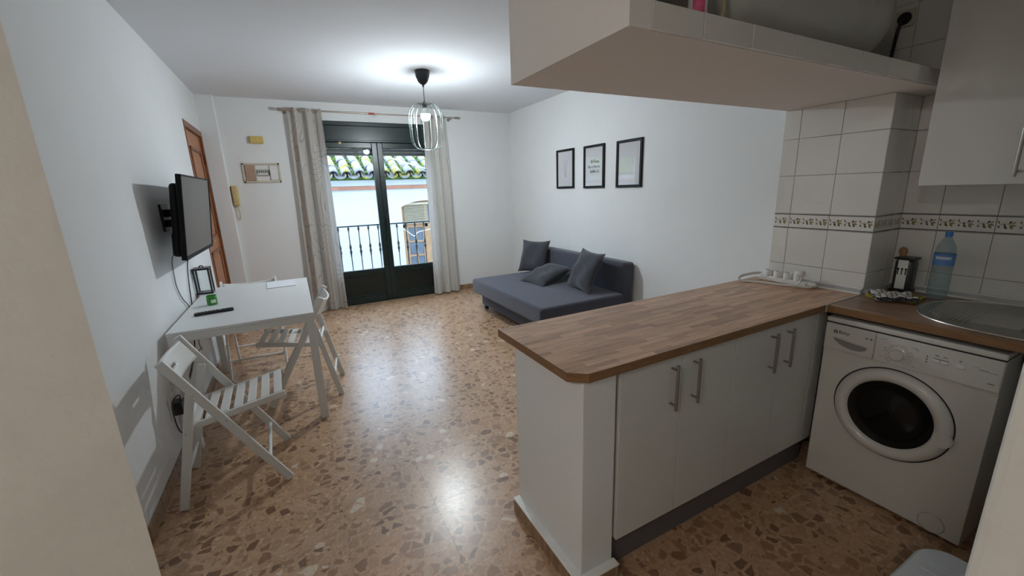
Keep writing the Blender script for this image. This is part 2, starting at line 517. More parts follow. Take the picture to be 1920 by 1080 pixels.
simple('table_white', (.74, .75, .75), 0.33, var=.01)
fabric('sofa_fabric', (.054, .057, .080))
fabric('cushion_fabric', (.046, .046, .057))
simple('picture_black', (.008, .008, .010), 0.55, var=.1, spec=.25)
simple('picture_paper', (.72, .72, .74), 0.8, var=.02, scale=3)
simple('paper_print', (.52, .54, .57), 0.8, var=.03)
simple('ink', (.05, .055, .07), 0.8)
thin_glass('clear_glass', (.97, .985, .985), ior=1.5)
thin_glass('picture_glass', (.97, .97, .97), ior=1.55)
simple('frame_green', (.006, .017, .016), 0.32, var=.15, scale=5)
simple('panel_green', (.005, .009, .008), 0.4, var=.15, scale=5)
simple('shutter_grey', (.055, .065, .075), 0.5, var=.05)
simple('brass', (.62, .44, .16), 0.3, metal=.9)
curtain_mat('curtain_arc', (.62, .585, .54), (.44, .415, .39), 24, 2.4, 'arc')
curtain_mat('curtain_wave', (.70, .68, .64), (.54, .525, .50), 34, 14.0, 'wave')
simple('curtain_hem', (.52, .48, .43), 0.95, var=.06, scale=40)
simple('rod_metal', (.42, .36, .31), 0.35, metal=.8)
simple('red_tape', (.45, .05, .035), 0.6)
door_wood('door_wood', (.36, .13, .042), (.50, .20, .07))
door_wood('door_wood_dark', (.17, .055, .02), (.25, .085, .03))
simple('beige_plastic', (.60, .47, .22), 0.5, var=.06)
simple('yellow_plastic', (.60, .45, .13), 0.45, var=.06)
simple('fuse_frame', (.55, .51, .40), 0.5, var=.05)
simple('fuse_plate', (.42, .27, .20), 0.6, var=.08)
simple('lamp_wire', (.22, .27, .26), 0.25, metal=.9)
simple('socket_grey', (.10, .11, .11), 0.4)
simple('bulb_glow', (.9, .95, .9), 0.4, emit=((.86, .955, 1.0), BULB_STRENGTH))
simple('tv_black', (.006, .006, .007), 0.5, var=.15, spec=.2)
simple('tv_screen', (.028, .025, .025), 0.16, var=.03)
simple('cable_grey', (.22, .22, .22), 0.5)
simple('cable_white', (.70, .67, .64), 0.4)
simple('jar_green', (.08, .48, .06), 0.08, var=.1, trans=.55)
simple('label_white', (.75, .80, .72), 0.6)
simple('remote_black', (.012, .012, .014), 0.4)
simple('remote_button', (.45, .45, .45), 0.5)
simple('paper_white', (.80, .81, .84), 0.7, var=.01)
thin_glass('bottle_plastic', (.76, .85, .87), rough=0.06, ior=1.5, opacity=0.09)
simple('bottle_blue', (.03, .18, .50), 0.3, var=.08)
simple('bottle_label', (.10, .24, .55), 0.45, var=.1)
simple('label_print', (.55, .62, .70), 0.5)
towel_mat('towel_check')
simple('towel_yellow', (.38, .33, .03), 0.95, var=.15, scale=30)
simple('spoon_wood', (.30, .17, .09), 0.6, var=.15, scale=20)
simple('heater_white', (.55, .54, .50), 0.3, var=.03)
simple('hose_cream', (.50, .44, .28), 0.5, var=.1)
simple('pink_label', (.65, .10, .22), 0.5, var=.3, scale=40)
simple('bin_white', (.60, .64, .68), 0.55, var=.03, bump=.25, bscale=30)
# outdoors
simple('facade_white', (.70, .73, .76), 0.95, var=.03, scale=1.5, bump=.15, bscale=12)
simple('cornice_terracotta', (.52, .24, .15), 0.9, var=.18, scale=9)
simple('facade_shadow_band', (.66, .67, .70), 0.95, var=.04)
def roof_tile_mat(name):
    m, nt, b = new_mat(name)
    L = nt.links.new
    geo = nt.nodes.new('ShaderNodeNewGeometry'); oi = nt.nodes.new('ShaderNodeObjectInfo')
    n1 = nt.nodes.new('ShaderNodeTexNoise'); n1.inputs['Scale'].default_value = 5.5; n1.inputs['Detail'].default_value = 5
    n2 = nt.nodes.new('ShaderNodeTexNoise'); n2.inputs['Scale'].default_value = 26; n2.inputs['Detail'].default_value = 4
    L(geo.outputs['Position'], n1.inputs['Vector']); L(geo.outputs['Position'], n2.inputs['Vector'])
    r = ramp(nt, [(0.3, (.17, .17, .19)), (.5, (.25, .25, .27)), (.7, (.34, .34, .37))]); L(n2.outputs['Fac'], r.inputs['Fac'])
    r1 = ramp(nt, [(.50, (0, 0, 0)), (.62, (1, 1, 1))]); L(n1.outputs['Fac'], r1.inputs['Fac'])
    rl = ramp(nt, [(.3, (.17, .22, .03)), (.6, (.38, .30, .05)), (.8, (.30, .27, .12))]); L(n2.outputs['Fac'], rl.inputs['Fac'])
    mx = nt.nodes.new('ShaderNodeMix'); mx.data_type = 'RGBA'
    L(r1.outputs['Color'], mx.inputs['Factor']); L(r.outputs['Color'], mx.inputs['A']); L(rl.outputs['Color'], mx.inputs['B'])
    L(mx.outputs['Result'], b.inputs['Base Color'])
    b.inputs['Roughness'].default_value = 0.95
roof_tile_mat('roof_tile')
simple('moss', (.085, .16, .025), 1.0, var=.5, scale=18, bump=.8, bscale=40)
simple('house_wood', (.52, .30, .15), 0.6, var=.15, scale=8)
simple('house_blind', (.62, .52, .36), 0.8, var=.1, scale=20)
simple('house_pane', (.16, .20, .25), 0.12, var=.15)
simple('iron_rail', (.045, .075, .085), 0.45, var=.15, metal=.4)
simple('street', (.32, .31, .30), 0.95, var=.15)
simple('balcony_tile', (.40, .24, .16), 0.7, var=.15)

# ------------------------------------------------------------------ the room shell
def wall(name, boxes, mat, label=None, bev=0.0):
    m = MB()
    for b in boxes: m.box(*b, bev=bev)
    return struct(m.build(name, mat), label)

# floor slab with single terrazzo tiles laid on it
FLOOR = wall('floor', [(-2.3, 3.35, -2.2, YB + .02, -.16, -.022)], 'grout_floor', 'polished brown terrazzo tile floor')
TP = 0.412
tile_me = None
for i in range(-3, 8):
    for j in range(-5, 15):
        x0 = 0.018 + i * TP; y0 = 0.09 + (j) * TP
        if x0 > 3.15 or y0 > YB or x0 + TP < -1.7: continue
        if y0 < -.4 and (x0 > .5 or x0 < -1.2): continue
        if tile_me is None:
            o = MB().box(0, TP - .0006, 0, TP - .0006, -.022, 0).build('floor_tile', 'terrazzo', FLOOR)
            tile_me = o.data
        else:
            o = bpy.data.objects.new('floor_tile', tile_me); COL.objects.link(o); o.parent = FLOOR
        o.location = (x0, y0, random.uniform(-.0004, .0))

struct(wall('ceiling', [(-2.4, 3.45, -2.3, YB + .25, ZC, ZC + .12)], 'ceiling_paint', 'flat white painted ceiling'))
DY0, DY1, DZ = 4.988, YP - .012, 2.248
wall('wall_left', [(XL - .16, XL, 1.2, DY0, -.02, ZC), (XL - .16, XL, DY0, YB + .1, DZ, ZC), (XL - .16, XL, DY1, YB + .1, -.02, DZ), (XL - .30, XL - .16, DY0 - .1, YB + .1, -.02, DZ + .1)], 'wall_paint', 'white painted side wall carrying the television')
WX0, WX1, WZ = .355, 1.902, 2.428
wall('wall_back', [(XL - .2, WX0, YB, YB + .2, -.02, ZC), (WX1, XR + .2, YB, YB + .2, -.02, ZC), (WX0, WX1, YB, YB + .2, WZ, ZC)], 'wall_paint', 'white wall around the balcony door')
struct(MB().box(XL - .01, -.605, YP, YB + .01, -.02, ZC + .01, bev=.014, seg=3).build('wall_pilaster', 'wall_paint'), 'shallow white pilaster in the corner beside the wooden door')
wall('wall_right', [(XR, XR + .2, PY1, YB + .2, -.02, ZC)], 'wall_paint', 'white wall behind the sofa and pictures')
m = MB().box(-2.4, -2.2, -2.3, 1.2, -.02, ZC).prism([(-2.25, 1.05), (-.376, 1.05), (-.455, 1.2), (-2.25, 1.2)], Matrix.Identity(4), -.02, ZC)
struct(m.build('wall_hall_left', 'plaster', smooth=False), 'rough cream plaster wall end near the camera')
wall('wall_hall_back', [(-2.4, 3.4, -2.3, -2.1, -.02, ZC)], 'plaster')
wall('wall_kitchen_near', [(.492, XK + .05, -.30, .080, -.02, ZC)], 'plaster', 'rough cream plaster wall edge at the right', bev=.008)
wall('wall_hall_right', [(.9, 1.1, -2.2, -.28, -.02, ZC)], 'plaster')
# kitchen side: pier, recess and what lies above the soffit
KW = wall('wall_kitchen', [(XK + .009, 3.4, -.3, PY0 + .02, -.02, ZC), (XK + .009, 3.4, PY0, PY1 - .01, ZS, ZC)], 'grout', 'white tiled kitchen wall above the worktop')
PIER = wall('wall_pier', [(XT + .009, 3.3, PY0 + .009, PY1, -.02, ZS + .02)], 'grout', 'white tiled pier beside the sofa wall')

# wall tiles, one object each
def wall_tile(parent, axis, a0, a1, z0, z1, plane):
    g = .0009
    m = MB()
    if axis == 'x':      # tile lies on a plane of constant x, facing -x
        m.box(plane, plane + .009, a0 + g, a1 - g, z0 + g, z1 - g, bev=.0012, seg=1)
    else:                # plane of constant y, facing -y
        m.box(a0 + g, a1 - g, plane, plane + .009, z0 + g, z1 - g, bev=.0012, seg=1)
    return m.build('wall_tile', 'wall_tile', parent)

def border_tile(parent, axis, a0, a1, z0, z1, plane, flip):
    g = .0009
    m = MB()
    P = (lambda u, w, d: Vector((plane - d, a1 - u, z0 + w))) if axis == 'x' else (lambda u, w, d: Vector((a0 + u, plane - d, z0 + w)))
    if axis == 'x': m.box(plane, plane + .009, a0 + g, a1 - g, z0 + g, z1 - g, bev=.0012, seg=1)
    else: m.box(a0 + g, a1 - g, plane, plane + .009, z0 + g, z1 - g, bev=.0012, seg=1)
    t = m.build('border_tile', 'wall_tile', parent)
    W, H = a1 - a0, z1 - z0
    # dark pencil lines along the top and bottom
    for zz in (0.003, H - .007):
        q = MB()
        A = P(g, zz, 0); B = P(W - g, zz + .004, .0006)
        q.box(min(A.x, B.x) - .0001, max(A.x, B.x), min(A.y, B.y) - .0001, max(A.y, B.y), A.z, B.z)
        q.build('pencil_line', 'tile_line', t)
    # olive sprig print
    q = MB()
    rnd = random.Random(int(a0 * 1000))
    def leaf(u, w, ang, L, Wd, mi):
        q.mi = mi
        n = 5
        pts = []
        for k in range(n + 1):
            s = k / n; pts.append((s * L, Wd * math.sin(PI * s) * .5))
        for k in range(n - 1, 0, -1):
            s = k / n; pts.append((s * L, -Wd * math.sin(PI * s) * .5))
        vs = []
        for x, y in pts:
            X = u + x * math.cos(ang) - y * math.sin(ang); Y = w + x * math.sin(ang) + y * math.cos(ang)
            X = min(max(X, .002), W - .002)
            vs.append(q.v(P(X, Y, .0005)))
        q.face(vs)
    def berry(u, w, r):
        q.mi = 1
        if u < r + .001 or u > W - r - .001: return
        q.face([q.v(P(u + r * math.cos(2 * PI * k / 8), w + r * math.sin(2 * PI * k / 8), .0006)) for k in range(8)])
    cy = H * .5
    nS = max(1, round(W / .0675))
    for s in range(nS):
        u0 = (s + .05) * W / nS; w = W / nS
        leaf(u0, cy - .006, .5, w * .55, .0022, 1)
        leaf(u0 + w * .12, cy + .004, 2.0, .017, .007, 0)
        leaf(u0 + w * .30, cy - .006, -.7, .018, .008, 2)
        leaf(u0 + w * .45, cy + .002, .55, .022, .006, 0)
        leaf(u0 + w * .55, cy + .000, -.15, .024, .009, 2)
        leaf(u0 + w * .58, cy - .003, -.9, .020, .010, 0)
        leaf(u0 + w * .70, cy + .004, .95, .016, .006, 2)
        leaf(u0 + w * .42, cy - .004, -1.7, .014, .007, 0)
        berry(u0 + w * .10, cy - .010, .0042); berry(u0 + w * .36, cy - .001, .0044); berry(u0 + w * .60, cy + .013, .0042)
    q.build('olive_print', ['olive_leaf', 'olive_berry', 'olive_leaf_gold'], t, 'printed band of olive leaves and berries', smooth=False, recalc=False)
    return t

ZROWS = [(.9124 + .0, 1.0203), (1.0203, 1.2304), (1.3162, 1.5277), (1.5277, 1.729), (1.729, ZS)]
for a0, a1 in ((PY0, 1.1917), (1.1917, 1.397), (1.397, PY1)):
    for z0, z1 in ZROWS: wall_tile(PIER, 'x', a0, a1, z0, z1, XT)
    border_tile(PIER, 'x', a0, a1, 1.2304, 1.3162, XT, 0)
for a0, a1 in ((XT, 2.782), (2.782, XK)):
    for z0, z1 in ZROWS: wall_tile(PIER, 'y', a0, a1, z0, z1, PY0)
    border_tile(PIER, 'y', a0, a1, 1.2304, 1.3162, PY0, 0)
for a0, a1 in ((.841, PY0), (.646, .841), (.443, .646), (.24, .443), (.08, .24)):
    for z0, z1 in ZROWS: wall_tile(KW, 'x', a0, a1, z0, z1, XK)
    border_tile(KW, 'x', a0, a1, 1.2304, 1.3162, XK, 0)
for a0, a1 in ((.86, 1.07), (1.07, 1.272), (1.272, 1.475)):
    for z0, z1 in ((ZS2, 2.139), (2.139, 2.341), (2.341, 2.543), (2.543, ZC)): wall_tile(KW, 'x', a0, a1, z0, z1, XK)

# soffit over the peninsula: slab, end wall and back wall around an open niche
SX, SY0, SY1 = .796, .8586, 1.4808
SOF = MB()
SOF.box(SX + .075, XK + .02, SY0 + .009, SY1 - .07, ZS, ZS2 - .004)
SOF.box(SX, SX + .075, SY0, SY1, ZS, ZC + .01)
SOF.box(SX + .075, XK + .05, SY1 - .07, SY1, ZS, ZC + .01)
SOF = struct(SOF.build('wall_soffit', 'soffit_paint'), 'boxed-in soffit with an open niche hanging over the worktop')
xs = [.872, 1.067, 1.283, 1.499, 1.715, 1.931, 2.147, 2.363, 2.579, 2.78]
for a0, a1 in zip(xs, xs[1:]):
    m = MB().box(a0 + .0012, a1 - .0012, SY0, SY0 + .009, ZS + .002, ZS2, bev=.0014, seg=1)
    m.build('ledge_tile', 'wall_tile', SOF)

# skirting tiles
def skirting(name, runs, h=.075, th=.011, label=None, mat='terrazzo_skirting'):
    """runs: (x0,y0,x1,y1,nx,ny) along the wall line with inward normal"""
    root = struct(thing(name, label, None, (0, 0, 0)))
    for x0, y0, x1, y1, nx, ny in runs:
        L = math.hypot(x1 - x0, y1 - y0); n = max(1, round(L / TP)); dx, dy = (x1 - x0) / n, (y1 - y0) / n
        for k in range(n):
            a = (x0 + dx * k, y0 + dy * k); b = (x0 + dx * (k + 1), y0 + dy * (k + 1))
            ux, uy = dx / (L / n), dy / (L / n)
            X = sorted((a[0] + ux * .0008, b[0] - ux * .0008, a[0] + nx * th, a[0])); Y = sorted((a[1] + uy * .0008, b[1] - uy * .0008, a[1] + ny * th, a[1]))
            if nx: m = MB().box(min(a[0], a[0] + nx * th), max(a[0], a[0] + nx * th), min(a[1], b[1]) + .0008, max(a[1], b[1]) - .0008, 0, h, bev=.0015, seg=1)
            else: m = MB().box(min(a[0], b[0]) + .0008, max(a[0], b[0]) - .0008, min(a[1], a[1] + ny * th), max(a[1], a[1] + ny * th), 0, h, bev=.0015, seg=1)
            m.build('skirting_tile', mat, root)
    return root
skirting('baseboard_left', [(XL, 1.2, XL, DY0 - .06, 1, 0)], label='brown terrazzo skirting below the television wall')
skirting('baseboard_back', [(-.605, YB, WX0, YB, 0, -1), (WX1, YB, XR, YB, 0, -1)], label='brown terrazzo skirting either side of the balcony door')
skirting('baseboard_right', [(XR, PY1, XR, YB - .012, -1, 0)], label='brown terrazzo skirting behind the sofa')

# ------------------------------------------------------------------ wooden entrance door in the left wall
D1 = struct(thing('door_1', 'brown panelled wooden door behind the television', None, (XL, (DY0 + DY1) / 2, 0)))
fr = MB()
fr.box(XL - .14, XL + .006, DY0, DY0 + .045, 0, DZ, bev=.003); fr.box(XL - .14, XL + .006, DY1 - .05, DY1, 0, DZ, bev=.003); fr.box(XL - .14, XL + .006, DY0 + .045, DY1 - .05, DZ - .06, DZ, bev=.003)
fr.build('door_frame', 'door_wood_dark', D1, 'darker red brown frame')
LY0, LY1 = DY0 + .048, DY1 - .053
slab = MB().box(XL - .055, XL - .018, LY0, LY1, .006, DZ - .064, bev=.002).build('door_leaf', 'door_wood', D1)
for z0, z1 in ((.14, .98), (1.10, 2.03)):
    m = MB()
    y0, y1 = LY0 + .13, LY1 - .13
    for a in ((y0, y1, z0, z0 + .035), (y0, y1, z1 - .035, z1), (y0, y0 + .035, z0, z1), (y1 - .035, y1, z0, z1)):
        m.box(XL - .020, XL - .004, a[0], a[1], a[2], a[3], bev=.006)
    m.build('panel_moulding', 'door_wood_dark', slab)
    MB().box(XL - .022, XL - .010, y0 + .07, y1 - .07, z0 + .07, z1 - .07, bev=.008).build('raised_panel', 'door_wood', slab)
m = MB().box(XL - .019, XL - .010, LY0 + .035, LY0 + .075, .95, 1.16, bev=.004)
m.cyl((XL - .015, LY0 + .055, 1.10), (XL + .035, LY0 + .055, 1.10), .009)
m.bar((XL + .035, LY0 + .05, 1.10), (XL + .035, LY0 + .17, 1.10), .016, .012, (1, 0, 0), bev=.004)
m.build('door_handle', 'brass', slab, 'brass lever handle')
for z in (.25, 1.2, 1.95):
    MB().cyl((XL + .002, DY1 - .054, z - .05), (XL + .002, DY1 - .054, z + .05), .008).build('hinge', 'door_wood_dark', D1)

# ------------------------------------------------------------------ balcony door
W1 = struct(thing('window_1', 'dark green glazed balcony door with lower panels', None, (1.13, YB, 0)))
MID = 1.1285
FY0, FY1 = YB - .012, YB + .085
m = MB()
m.box(WX0, WX0 + .045, FY0, FY1, 0, WZ, bev=.004); m.box(WX1 - .045, WX1, FY0, FY1, 0, WZ, bev=.004); m.box(WX0 + .045, WX1 - .045, FY0 + .01, FY1, 0, .018)
m.build('door_frame', 'frame_green', W1)
m = MB().box(WX0 - .004, WX1 + .004, FY0 - .006, FY1, 2.375, WZ + .002, bev=.008)
m.box(WX0 + .02, WX1 - .02, FY0 + .008, FY1, 2.20, 2.38, bev=.006)
m.box(WX0 - .004, WX1 + .004, FY0 - .004, FY1, 2.178, 2.206, bev=.006)
m.build('shutter_box', 'frame_green', W1, 'dark green roller shutter box')
def leaf(x0, x1, hx):
    lf = MB()
    sw = .07
    z0, z1 = .020, 2.176
    lf.box(x0, x0 + sw, FY0 + .008, FY0 + .058, z0, z1, bev=.006); lf.box(x1 - sw, x1, FY0 + .008, FY0 + .058, z0, z1, bev=.006)
    lf.box(x0 + sw, x1 - sw, FY0 + .010, FY0 + .056, 2.105, z1, bev=.006); lf.box(x0 + sw, x1 - sw, FY0 + .010, FY0 + .056, .42, .485, bev=.006)
    lf.box(x0 + sw, x1 - sw, FY0 + .010, FY0 + .056, z0, .10, bev=.006)
    L = lf.build('door_leaf', 'frame_green', W1)
    MB().box(x0 + sw - .004, x1 - sw + .004, FY0 + .031, FY0 + .035, .48, 2.108).build('pane', 'clear_glass', L, 'clear glass pane', smooth=False)
    p = MB().box(x0 + sw - .004, x1 - sw + .004, FY0 + .030, FY0 + .045, .095, .425)
    p.build('lower_panel', 'panel_green', L)
    p = MB()
    a, b = x0 + sw, x1 - sw
    for q in ((a, b, .10, .122), (a, b, .40, .422), (a, a + .022, .10, .422), (b - .022, b, .10, .422)):
        p.box(q[0], q[1], FY0 + .018, FY0 + .032, q[2], q[3], bev=.005)
    p.build('panel_moulding', 'frame_green', L)
    return L
LA = leaf(WX0 + .047, MID - .001, 1); LB = leaf(MID + .001, WX1 - .047, -1)
m = MB().box(MID + .012, MID + .040, FY0 - .002, FY0 + .008, 1.0, 1.16, bev=.003)
m.bar((MID + .026, FY0 - .018, 1.09), (MID + .026, FY0 - .018, 1.20), .014, .012, (0, 1, 0), bev=.004).cyl((MID + .026, FY0 - .018, 1.095), (MID + .026, FY0 + .004, 1.095), .006, n=10)
m.build('espagnolette_handle', 'frame_green', LB)
MB().box(.655, .683, FY0 + .0055, FY0 + .0085, 2.152, 2.18, bev=.001).build('sticker', 'yellow_plastic', LA, 'small square yellow sticker')
sh = MB().box(WX0 + .05, WX0 + .06, YB + .096, YB + .108, 2.0, 2.3).build('shutter_curtain', 'shutter_grey', W1, 'grey roller shutter pulled almost all the way up')
for k in range(7):
    z = 2.018 + k * .045
    MB().box(WX0 + .05, WX1 - .05, YB + .094, YB + .106, z, z + .0435, bev=.005).build('shutter_slat', 'shutter_grey', sh)

# ------------------------------------------------------------------ outdoors: street, balcony, railing, house opposite
struct(MB().box(-8, 14, YB + .2, 16, -3.4, -3.2).build('floor_street', 'street'), 'grey street paving below the balcony')
struct(MB().box(-.2, 2.5, YB + .2, YB + .60, -.16, -.012).build('floor_balcony', 'balcony_tile'), 'narrow brown balcony slab outside the glazed door')
struct(MB().box(WX0, WX1, YB + .085, YB + .2, -.15, .012).build('trim_1', 'balcony_tile'), 'door sill of the balcony door')
struct(MB().box(-9, 13, -2.6, YB + .22, ZC + .12, 6.0).build('wall_sky_block', 'facade_white'), 'unseen upper floors added above the flat to hold sky light off the house opposite')  # unseen storeys added to block sky light from the facade opposite
struct(MB().box(-9, XL - .2, YB + .02, YB + .2, -3.2, ZC + .12).box(XR + .2, 13, YB + .02, YB + .2, -3.2, ZC + .12).box(XL - .2, XR + .2, YB + .02, YB + .2, -3.2, -.16).build('wall_street_front', 'facade_white'), 'street front of the building around the flat')

RY = YB + .40
RAIL = thing('balcony_railing', 'dark iron balcony railing with turned balusters outside the glass door', 'railing', (1.15, RY, -.012))
MB().box(-.15, 2.45, RY - .020, RY + .020, 1.058, 1.078, bev=.006).build('top_rail', 'iron_rail', RAIL)
MB().box(-.15, 2.45, RY - .012, RY + .012, .07, .085, bev=.003).build('bottom_rail', 'iron_rail', RAIL)
prof = [(.006, 0), (.006, .26), (.0075, .50), (.0075, .56), (.013, .575), (.009, .59), (.014, .605), (.019, .63), (.014, .655), (.010, .665), (.015, .68), (.019, .70), (.013, .725), (.008, .745), (.0065, .90), (.008, .93), (.015, .955), (.016, .97), (.010, .985), (.009, .992)]
bal = None
for k in range(-4, 14):
    x = .544 + k * .1385
    if bal is None:
        o = MB().lathe(prof, 10).build('baluster', 'iron_rail', RAIL); bal = o.data
        for w in bal.vertices: w.co += OFF[RAIL.name]
    else:
        o = bpy.data.objects.new('baluster', bal); COL.objects.link(o); o.parent = RAIL
    o.location = Vector((x, RY, .068)) - Vector((1.15, RY, -.012))
for x in (-.15, 2.45):
    MB().box(x - .012, x + .012, RY - .012, RY + .012, -.012, 1.07).build('end_post', 'iron_rail', RAIL)

YF = 8.6
HOUSE = thing('house', 'white house across the street with mossy tiled roof and arched wooden window', 'building', (2.0, YF, -3.2))
AX0, AX1, AZ0, AZ1, ARCH = 1.985, 2.985, -.25, 1.235, .115
m = MB()
m.box(-5, AX0, YF, YF + .3, -3.2, 1.78); m.box(AX1, 11, YF, YF + .3, -3.2, 1.78); m.box(AX0, AX1, YF, YF + .3, -3.2, AZ0)
nA = 12
top = [(AX0 + (AX1 - AX0) * k / nA, AZ1 + ARCH * (1 - (2 * k / nA - 1) ** 2)) for k in range(nA + 1)]
for (xa, za), (xb, zb) in zip(top, top[1:]):
    A = [m.v((xa, YF, za)), m.v((xb, YF, zb)), m.v((xb, YF, 1.78)), m.v((xa, YF, 1.78))]
    B = [m.v((xa, YF + .3, za)), m.v((xb, YF + .3, zb)), m.v((xb, YF + .3, 1.78)), m.v((xa, YF + .3, 1.78))]
    m.face(A); m.face(B[::-1]); m.face([A[0], B[0], B[1], A[1]]); m.face([A[3], A[2], B[2], B[3]])
m.build('facade', 'facade_white', HOUSE, 'white rendered front wall', smooth=False)
MB().box(-5, 11, YF - .05, YF + .01, 1.597, 1.665, bev=.012).build('cornice', 'cornice_terracotta', HOUSE, 'terracotta coloured string course')
MB().box(-5, 11, YF - .03, YF + .3, 1.665, 1.84, bev=.01).build('eaves_band', 'facade_white', HOUSE)
# arched window
WN = MB()
for x in (AX0 + .03, AX1 - .03): WN.box(x - .04, x + .04, YF + .10, YF + .17, AZ0, AZ1 + .03)
WN.box(AX0, AX1, YF + .10, YF + .17, .80, .87)
WN.prism([(AX0 + (AX1 - AX0) * k / nA, AZ1 - .06 + ARCH * (1 - (2 * k / nA - 1) ** 2)) for k in range(nA + 1)] + [(AX0 + (AX1 - AX0) * k / nA, AZ1 + .02 + ARCH * (1 - (2 * k / nA - 1) ** 2)) for k in range(nA, -1, -1)], Matrix(((1, 0, 0, 0), (0, 0, -1, YF + .17), (0, 1, 0, 0), (0, 0, 0, 1))), 0, .07)
WN.box(2.475, 2.535, YF + .10, YF + .17, AZ0, 1.28)
for x0, x1 in ((AX0 + .08, 2.475), (2.535, AX1 - .08)):
    xm = (x0 + x1) / 2
    WN.box(x0, x0 + .05, YF + .11, YF + .16, AZ0, .80); WN.box(x1 - .05, x1, YF + .11, YF + .16, AZ0, .80); WN.box(xm - .018, xm + .018, YF + .115, YF + .155, AZ0, .80)
    for z in (-.15, .20, .50): WN.box(x0 + .05, x1 - .05, YF + .115, YF + .155, z - .018, z + .018)
WN = WN.build('arched_window', 'house_wood', HOUSE, 'arched wooden window with small panes', smooth=False)
for x0, x1 in ((AX0 + .08, 2.475), (2.535, AX1 - .08)):
    xm = (x0 + x1) / 2
    for xa, xb in ((x0 + .05, xm - .018), (xm + .018, x1 - .05)):
        for za, zb in ((-.25, -.168), (-.132, .182), (.218, .482), (.518, .80)):
            MB().box(xa, xb, YF + .13, YF + .136, za, zb).build('window_pane', 'house_pane', WN, smooth=False)
for k in range(15):
    z = .885 + k * .026
    MB().ob(Matrix.Translation(((AX0 + 2.55) / 2 + .03, YF + .06, z)) @ Matrix.Rotation(.5, 4, 'X'), .50, .022, .004).build('blind_slat', 'house_blind', WN)
MB().box(AX0 + .03, 2.56, YF + .03, YF + .09, 1.265, 1.31, bev=.01).build('blind_headrail', 'house_blind', WN)
MB().box(AX0 + .01, AX1 - .01, YF + .2, YF + .29, AZ0, 1.40).build('window_back', 'house_pane', WN)
tag(MB().tube(smooth_path([(1.8, YF - .02, .92), (2.05, YF - .03, .74), (2.2, YF - .03, .63), (2.35, YF - .03, .72), (3.2, YF - .03, .80)]), .010, 6).build('facade_cable', 'cable_white'), 'white cable sagging across the arched window of the house opposite', 'cable')
# barrel tile roof
SL = math.radians(24)
RU = Vector((0, math.cos(SL), math.sin(SL)))
RN = Vector((0, -math.sin(SL), math.cos(SL)))
R0 = Vector((0, YF - .17, 1.845))
m = MB()
a = R0 + RU * .1 - RN * .06
q = [Vector((-5, 0, 0)) + a, Vector((11, 0, 0)) + a, Vector((11, 0, 0)) + a + RU * 1.6, Vector((-5, 0, 0)) + a + RU * 1.6]
A = [m.v(p) for p in q]; B = [m.v(p - RN * .06) for p in q]
m.face(A); m.face(B[::-1])
for k in range(4): m.face([A[k], A[(k + 1) % 4], B[(k + 1) % 4], B[k]])
ROOF = m.build('roof', 'moss', HOUSE, 'roof of grey barrel tiles with yellow lichen and green moss')
TPX = .236
def barrel(r0, r1, L, up):
    m = MB()
    def f(u, v):
        r = r0 + (r1 - r0) * v
        an = PI * u
        return Vector((math.cos(an) * r, 0, 0)) + RU * (v * L) + RN * ((math.sin(an) * r * .92) if up else (-math.sin(an) * r * .75))
    m.grid(f, 10, 3)
    return m
cov = barrel(.088, .070, .46, True).build('roof_tile', 'roof_tile', ROOF, solid=.016)
pan = barrel(.095, .080, .46, False).build('channel_tile', 'roof_tile', ROOF, solid=.014)
for o in (cov, pan):
    for w in o.data.vertices: w.co += OFF[HOUSE.name]
first = {'c': True, 'p': True}
for i in range(-7, 10):
    for j in range(5):
        base = R0 + RU * (j * .30) + Vector((1.0 + i * TPX, 0, 0))
        jit = Vector((random.uniform(-.012, .012), 0, 0)) + RU * random.uniform(-.03, .03) + RN * random.uniform(0, .012)
        for key, src, p in (('c', cov, base + jit + RN * (.02)), ('p', pan, base + Vector((TPX / 2, 0, 0)) + RU * (-.06) + RN * .045)):
            if key == 'p' and (i + j) % 1: continue
            if first[key]: o = src; first[key] = False
            else:
                o = src.copy(); COL.objects.link(o)
            o.location = p - OFF[HOUSE.name] + RN * (-.004 * j)
            o.rotation_euler = (0, 0, random.uniform(-.03, .03))
# moss cushions in the channels
m = MB()
rnd = random.Random(3)
for i in range(-7, 10):
    for k in range(70):
        s = rnd.uniform(.08, 1.6)
        c = R0 + RU * s + Vector((1.0 + (i + .5) * TPX + rnd.uniform(-.055, .055), 0, 0)) + RN * rnd.uniform(.0, .035)
        r = rnd.uniform(.012, .034)
        t = bmesh.new(); bmesh.ops.create_icosphere(t, subdivisions=1, radius=r)
        t.verts.index_update()
        nv = [m.bm.verts.new(c + w.co * rnd.uniform(.7, 1.25)) for w in t.verts]
        for f in t.faces: m.face([nv[w.index] for w in f.verts])
        t.free()
mo = m.build('moss_growth', 'moss', ROOF, 'green moss between the roof tiles'); mo['kind'] = 'stuff'
tag(MB().tube([(1.9, YF + .25, 2.22), (2.35, YF - .1, 2.03), (3.3, YF - .5, 1.72)], .013, 6).build('overhead_wire', 'cable_white'), 'white wire running down across the tiled roof opposite', 'cable')

